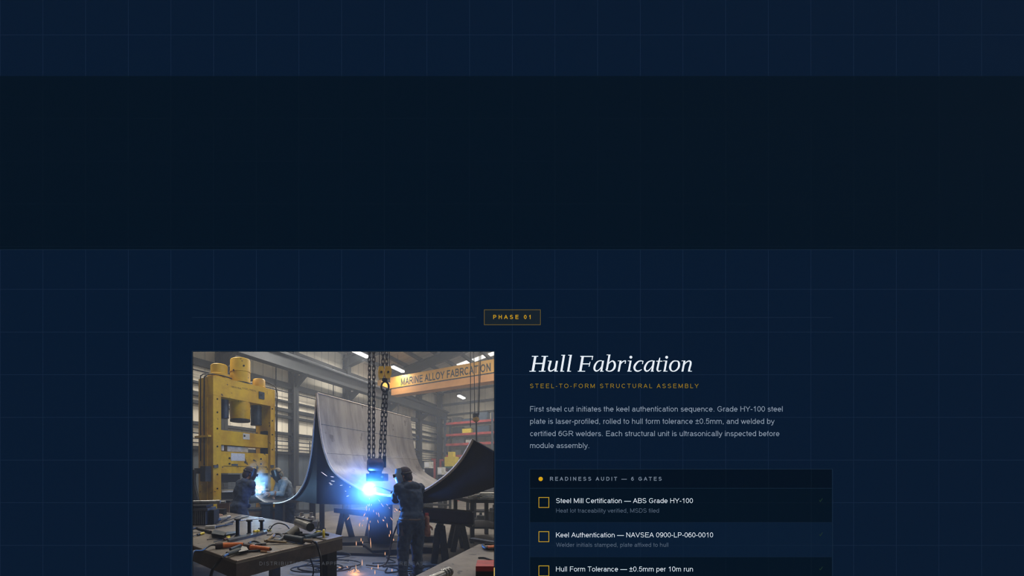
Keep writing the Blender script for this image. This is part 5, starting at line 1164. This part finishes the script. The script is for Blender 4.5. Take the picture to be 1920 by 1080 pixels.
# C-clamp
t = item('c_clamp', 'worn tan C-clamp in the middle of the clutter', 'clamp', 515, 1008)
MB().tube(smooth([T(510, 1002, .02), T(524, 1001, .03), T(530, 1007, .02), T(524, 1013, .02), T(514, 1013, .02)]), .016, 8).build('frame', m_gry, t); MB().cyl(T(500, 1014, .02), T(514, 1003, .025), .012, .02, 10).build('screw', pbr('tan_clamp_paint', (168, 142, 96), .6, c2=(104, 80, 54), nscale=30), t)
# curly leads behind
tag(MB().tube(smooth([T(505, 995, .02), T(512, 985, .08), T(522, 981, .1), T(535, 984, .08), T(542, 991, .02)]), .008, 8).build('power_cable', m_rub), 'thin black cable looping up behind the C-clamp', 'cable')
rod(485, 991, 503, 994, .009, m_blu, 'steel_rod', 'short blue-grey rod behind the rearmost stud', 'rod')
t = item('brass_fitting', 'tiny brass fitting at the end of the looping cable', 'fitting', 506, 994); MB().cyl(T(503, 995, .014), T(508, 994, .014), .014, n=10).build('nut', m_yla, t); MB().tube([T(507, 989, .03)+V((.02*math.cos(i), 0, .02*math.sin(i))) for i in range(6)], .004, 6).build('ring', m_dark, t)
# big silver cylinder tool
t = item('pneumatic_tool', 'large bright steel cylinder tool with dark grips lying across the clutter', 'power tool', 570, 998)
a_, b_ = T(558, 979, .14), T(582, 988.5, .12)
MB().cyl(a_, b_, .052, n=20).build('barrel', m_sil, t); MB().cyl(b_, b_+(b_-a_)*.03, .047, n=20).build('barrel_mouth', m_dark, t); MB().bar(a_+V((0, 0, .05)), a_+(b_-a_)*.8+V((.03, .03, .05)), .05, .03).build('top_rail', m_dark, t)
MB().cyl(T(538, 1004, .04), T(556, 992, .09), .035, .045, 14).build('neck', pbr('worn_olive_metal', (104, 98, 84), .5), t); MB().cyl(T(556, 1003, .03), T(583, 1004, .03), .02, .02, 10).build('lower_tube', m_dark, t); MB().box(T(552, 1003, .03), (.16, .09, .07), Matrix.Rotation(.5, 3, 'Z')).build('trigger_body', m_black, t)
t = item('mig_gun', 'dark blue-grey torch handle with a cable dropping over the table edge', 'torch', 556, 1013)
MB().cyl(T(536, 1007, .04), T(569, 1013, .04), .034, .036, 14).build('handle', pbr('slate_handle', (50, 62, 72), .45), t); MB().cyl(T(569, 1013, .04), T(586, 1015, .03), .018, .022, 12).build('sleeve', pbr('tan_sleeve', (120, 104, 84), .6), t)
MB().tube(smooth([T(586, 1015, .03), T(592, 1018, .03), P(596, 1026, 3.85), P(601, 1045, 3.8), P(602, 1065, 3.8), P(602, 1095, 3.8)]), .012, 8).build('cable', m_rub, t)
t = item('blue_torch', 'blue-handled torch with a yellow ring near the right table corner', 'torch', 592, 1004)
MB().cyl(T(571, 1007, .03), T(602, 1001, .035), .02, .024, 12).build('handle', m_blu, t); MB().tube([T(605, 1000.5, .04)+V((.012, .03*math.cos(i*PI/7), .038*math.sin(i*PI/7))) for i in range(14)], .014, 8, closed=True).build('ring', m_yla, t); MB().tube(smooth([T(588, 1000, .04), T(594, 997, .07), T(602, 996, .07)]), .008, 6).build('guard', m_yla, t)
MB().cyl(T(607, 1001, .03), T(617, 1003, .02), .018, .012, 10).build('nose', m_dark, t)
a_ = T(593, 998, .01); tag(MB().bar(a_, a_+V((.035, .05, .12)), .022, .012).build('steel_strip', m_gry), 'short grey strip leaning up behind the blue torch', 'strip')
rod(580, 1005, 612, 1012.5, .008, m_sil, 'steel_rod', 'bright thin rod in front of the blue torch', 'rod')
rod(541, 1000, 500, 1003, .006, m_rub, 'steel_rod', 'thin black rod pointing at the C-clamp', 'rod')

# ------------------------------------------------------------------ cables on the floor under the table
random.seed(5)
for i in range(9):
    c_ = G(596+random.uniform(-26, 30), 1052+random.uniform(-12, 22)); pts = []; r0 = random.uniform(.12, .4); ph = random.uniform(0, 6)
    for j in range(14): a = ph+j*.55; pts.append(c_+V((r0*math.cos(a)*(1+.1*j/3), r0*.8*math.sin(a), .012+.02*(i % 3))))
    tag(MB().tube(smooth(pts, 3), .011, 6).build('floor_cable', m_rub), 'thin black cable in the tangle on the floor under the table end', 'cable', 'cable tangle under the table')
for i in range(6):
    c_ = G(760+random.uniform(-30, 60), 1058+random.uniform(-14, 12)); pts = [c_+V((random.uniform(-.4, .4)*k_, random.uniform(-.25, .3), .012)) for k_ in (1, .8, .5, .9, 1.2)]
    tag(MB().tube(smooth(pts, 4), .011, 6).build('floor_cable', m_rub), 'thin black cable on the floor around the main welder\'s feet', 'cable', 'cables around the main welder')
tag(MB().tube(smooth([P(578, 1036, 4.6), P(583, 1050, 4.6), P(588, 1068, 4.6), P(585, 1085, 4.6)]), .009, 6).build('hanging_cable', m_rub), 'thin black cable hanging below the table end, left of the thick one', 'cable')

# ------------------------------------------------------------------ right foreground table
C0 = OnZ(898, 1020, .9); ua = -U; ra = R
r1, r2, r3 = C0+ua*1.75, C0+ua*1.75+ra*1.0, C0+ra*1.0
tr_ = thing('welding_table', 'steel work table cut off by the lower right corner of the opening', 'table', ((r1+r3)/2).xy.to_3d())
MB().prism([p-V((0, 0, .05)) for p in (C0, r1, r2, r3)], (0, 0, .05)).build('tabletop', m_top, tr_, smooth=False); MB().prism([p-V((0, 0, .16)) for p in (C0+(r2-C0)*.02, r1+(r3-r1)*.02, r2+(C0-r2)*.02, r3+(r1-r3)*.02)], (0, 0, .11)).build('apron', m_side2, tr_, smooth=False)
for p in (C0, r1, r2, r3):
    c_ = p+((r1+r3)/2-p).normalized()*.14; MB().box((c_.x, c_.y, .37), (.09, .09, .74)).build('leg', m_black, tr_, smooth=False)
def T2(px, py, h=0.): return OnZ(px, py, .9+h)
t = thing('pipe_fitting', 'bright threaded pipe end lying on the right table at the bottom', 'pipe', T2(830, 1078))
a_, b_ = T2(772, 1100, .034), T2(841, 1072, .034); d_ = (b_-a_).normalized()
MB().cyl(a_, b_, .026, n=20).build('pipe', m_sil, t)
for i in range(3): MB().lathe(b_-d_*(.08-.035*i), d_, [(0, .028), (.006, .033), (.02, .033), (.026, .028)], 20).build('flange_ring', m_sil, t)
t = thing('red_tool_case', 'red tool case with dark base on the right table', 'tool case', T2(912, 1078))
MB().hexa([T2(892, 1085), T2(935, 1085), T2(935, 1072), T2(895, 1072), *[p+V((0, 0, .05)) for p in (T2(892, 1085), T2(935, 1085), T2(935, 1072), T2(895, 1072))]]).build('base', m_black, t, smooth=False)
lo_ = [p+V((0, 0, .05)) for p in (T2(892, 1085), T2(935, 1085), T2(935, 1072), T2(895, 1072))]; MB().hexa([*lo_, *[p+V((0, 0, .035)) for p in lo_]]).build('lid', pbr('red_case_plastic', (196, 34, 30), .4, c2=(150, 20, 20), nscale=12), t, smooth=False)
t = thing('cutting_pliers', 'dark pliers with orange grip at the right edge of the right table', 'pliers', T2(915, 1027))
MB().tube(smooth([T2(906, 1022, .015), T2(908, 1026, .02), T2(915, 1029, .02), T2(926, 1029, .02)]), .016, 8).build('jaw', m_black, t); MB().cyl(T2(914, 1027, .03), T2(932, 1026, .03), .018, .024, 10).build('grip', m_orn, t); MB().tube(smooth([T2(906, 1021, .02), T2(916, 1020, .03), T2(930, 1022, .03)]), .01, 8).build('handle', m_black, t)
a_, b_ = P(884, 1015, 3.95), P(935, 1022, 3.7)
tag(MB().bar(V((a_.x, a_.y, .915)), V((b_.x, b_.y, .915)), .08, .03).build('flat_bar', m_gry), 'grey flat bar overhanging the far end of the right table', 'bar')
tag(MB().tube(smooth([T2(897, 1046, .008), T2(908, 1046, .008), T2(918, 1049, .008), T2(932, 1053, .008)]), .007, 6).build('power_cable', m_rub), 'thin black cable across the right table top', 'cable')

# ------------------------------------------------------------------ haze and light
m, nt, out = nodes('workshop_haze'); v = N(nt, 'ShaderNodeVolumeScatter'); v.inputs['Color'].default_value = (.86, .92, 1, 1); v.inputs['Density'].default_value = .010; v.inputs['Anisotropy'].default_value = .0
nt.links.new(v.outputs[0], out.inputs['Volume'])
hz = MB().hexa([V((x, y, z)) for z in (-.1, 13) for x, y in ((-13.5, -1.2), (21, -1.2), (21, 31), (-13.5, 31))]).build('workshop_haze', m, smooth=False)
tag(hz, 'thin bluish haze filling the hall', 'haze', kind='stuff')
wd = bpy.data.worlds.new('world'); S.world = wd; wd.use_nodes = True; bgn = wd.node_tree.nodes['Background']; bgn.inputs[0].default_value = (.80, .88, 1, 1); bgn.inputs[1].default_value = 0
def fill_lamp(a, b, z, power, sx, sy, col=(1, .965, .91)):  # unseen lamp added as fill, with a weaker one aimed at the roof
    t_ = thing('high_bay_lamp', 'rectangular lamp hanging from the roof out of view', 'ceiling light', H(a, b, z), 'roof lamps above the workshop')
    MB().hbox(a-.6, a+.6, b-.25, b+.25, z+.02, z+.12).build('housing', m_gry, t_, smooth=False)
    l = bpy.data.lights.new('lamp', 'AREA'); l.shape = 'RECTANGLE'; l.size = sx; l.size_y = sy; l.energy = power; l.color = col
    o_ = bpy.data.objects.new('lamp', l); COL.objects.link(o_); o_.parent = t_; o_.location = (0, 0, -.01)
    l2 = l.copy(); l2.energy = power*.3; o2 = bpy.data.objects.new('uplight', l2); COL.objects.link(o2); o2.parent = t_; o2.location = (0, 0, .14); o2.rotation_euler = (PI, 0, 0)
for a, b, p in ((6, -3, 110), (4.4, 1.2, 85), (10, 1.0, 160), (13, -4.0, 170), (19, 0, 300), (19, -3, 200), (9, -7.5, 230), (1.5, -4, 60), (4.5, -8.3, 110)):
    fill_lamp(a, b, roof_z(b)-1.0 if b > -5 else 6.45, p, 1.2, .5)
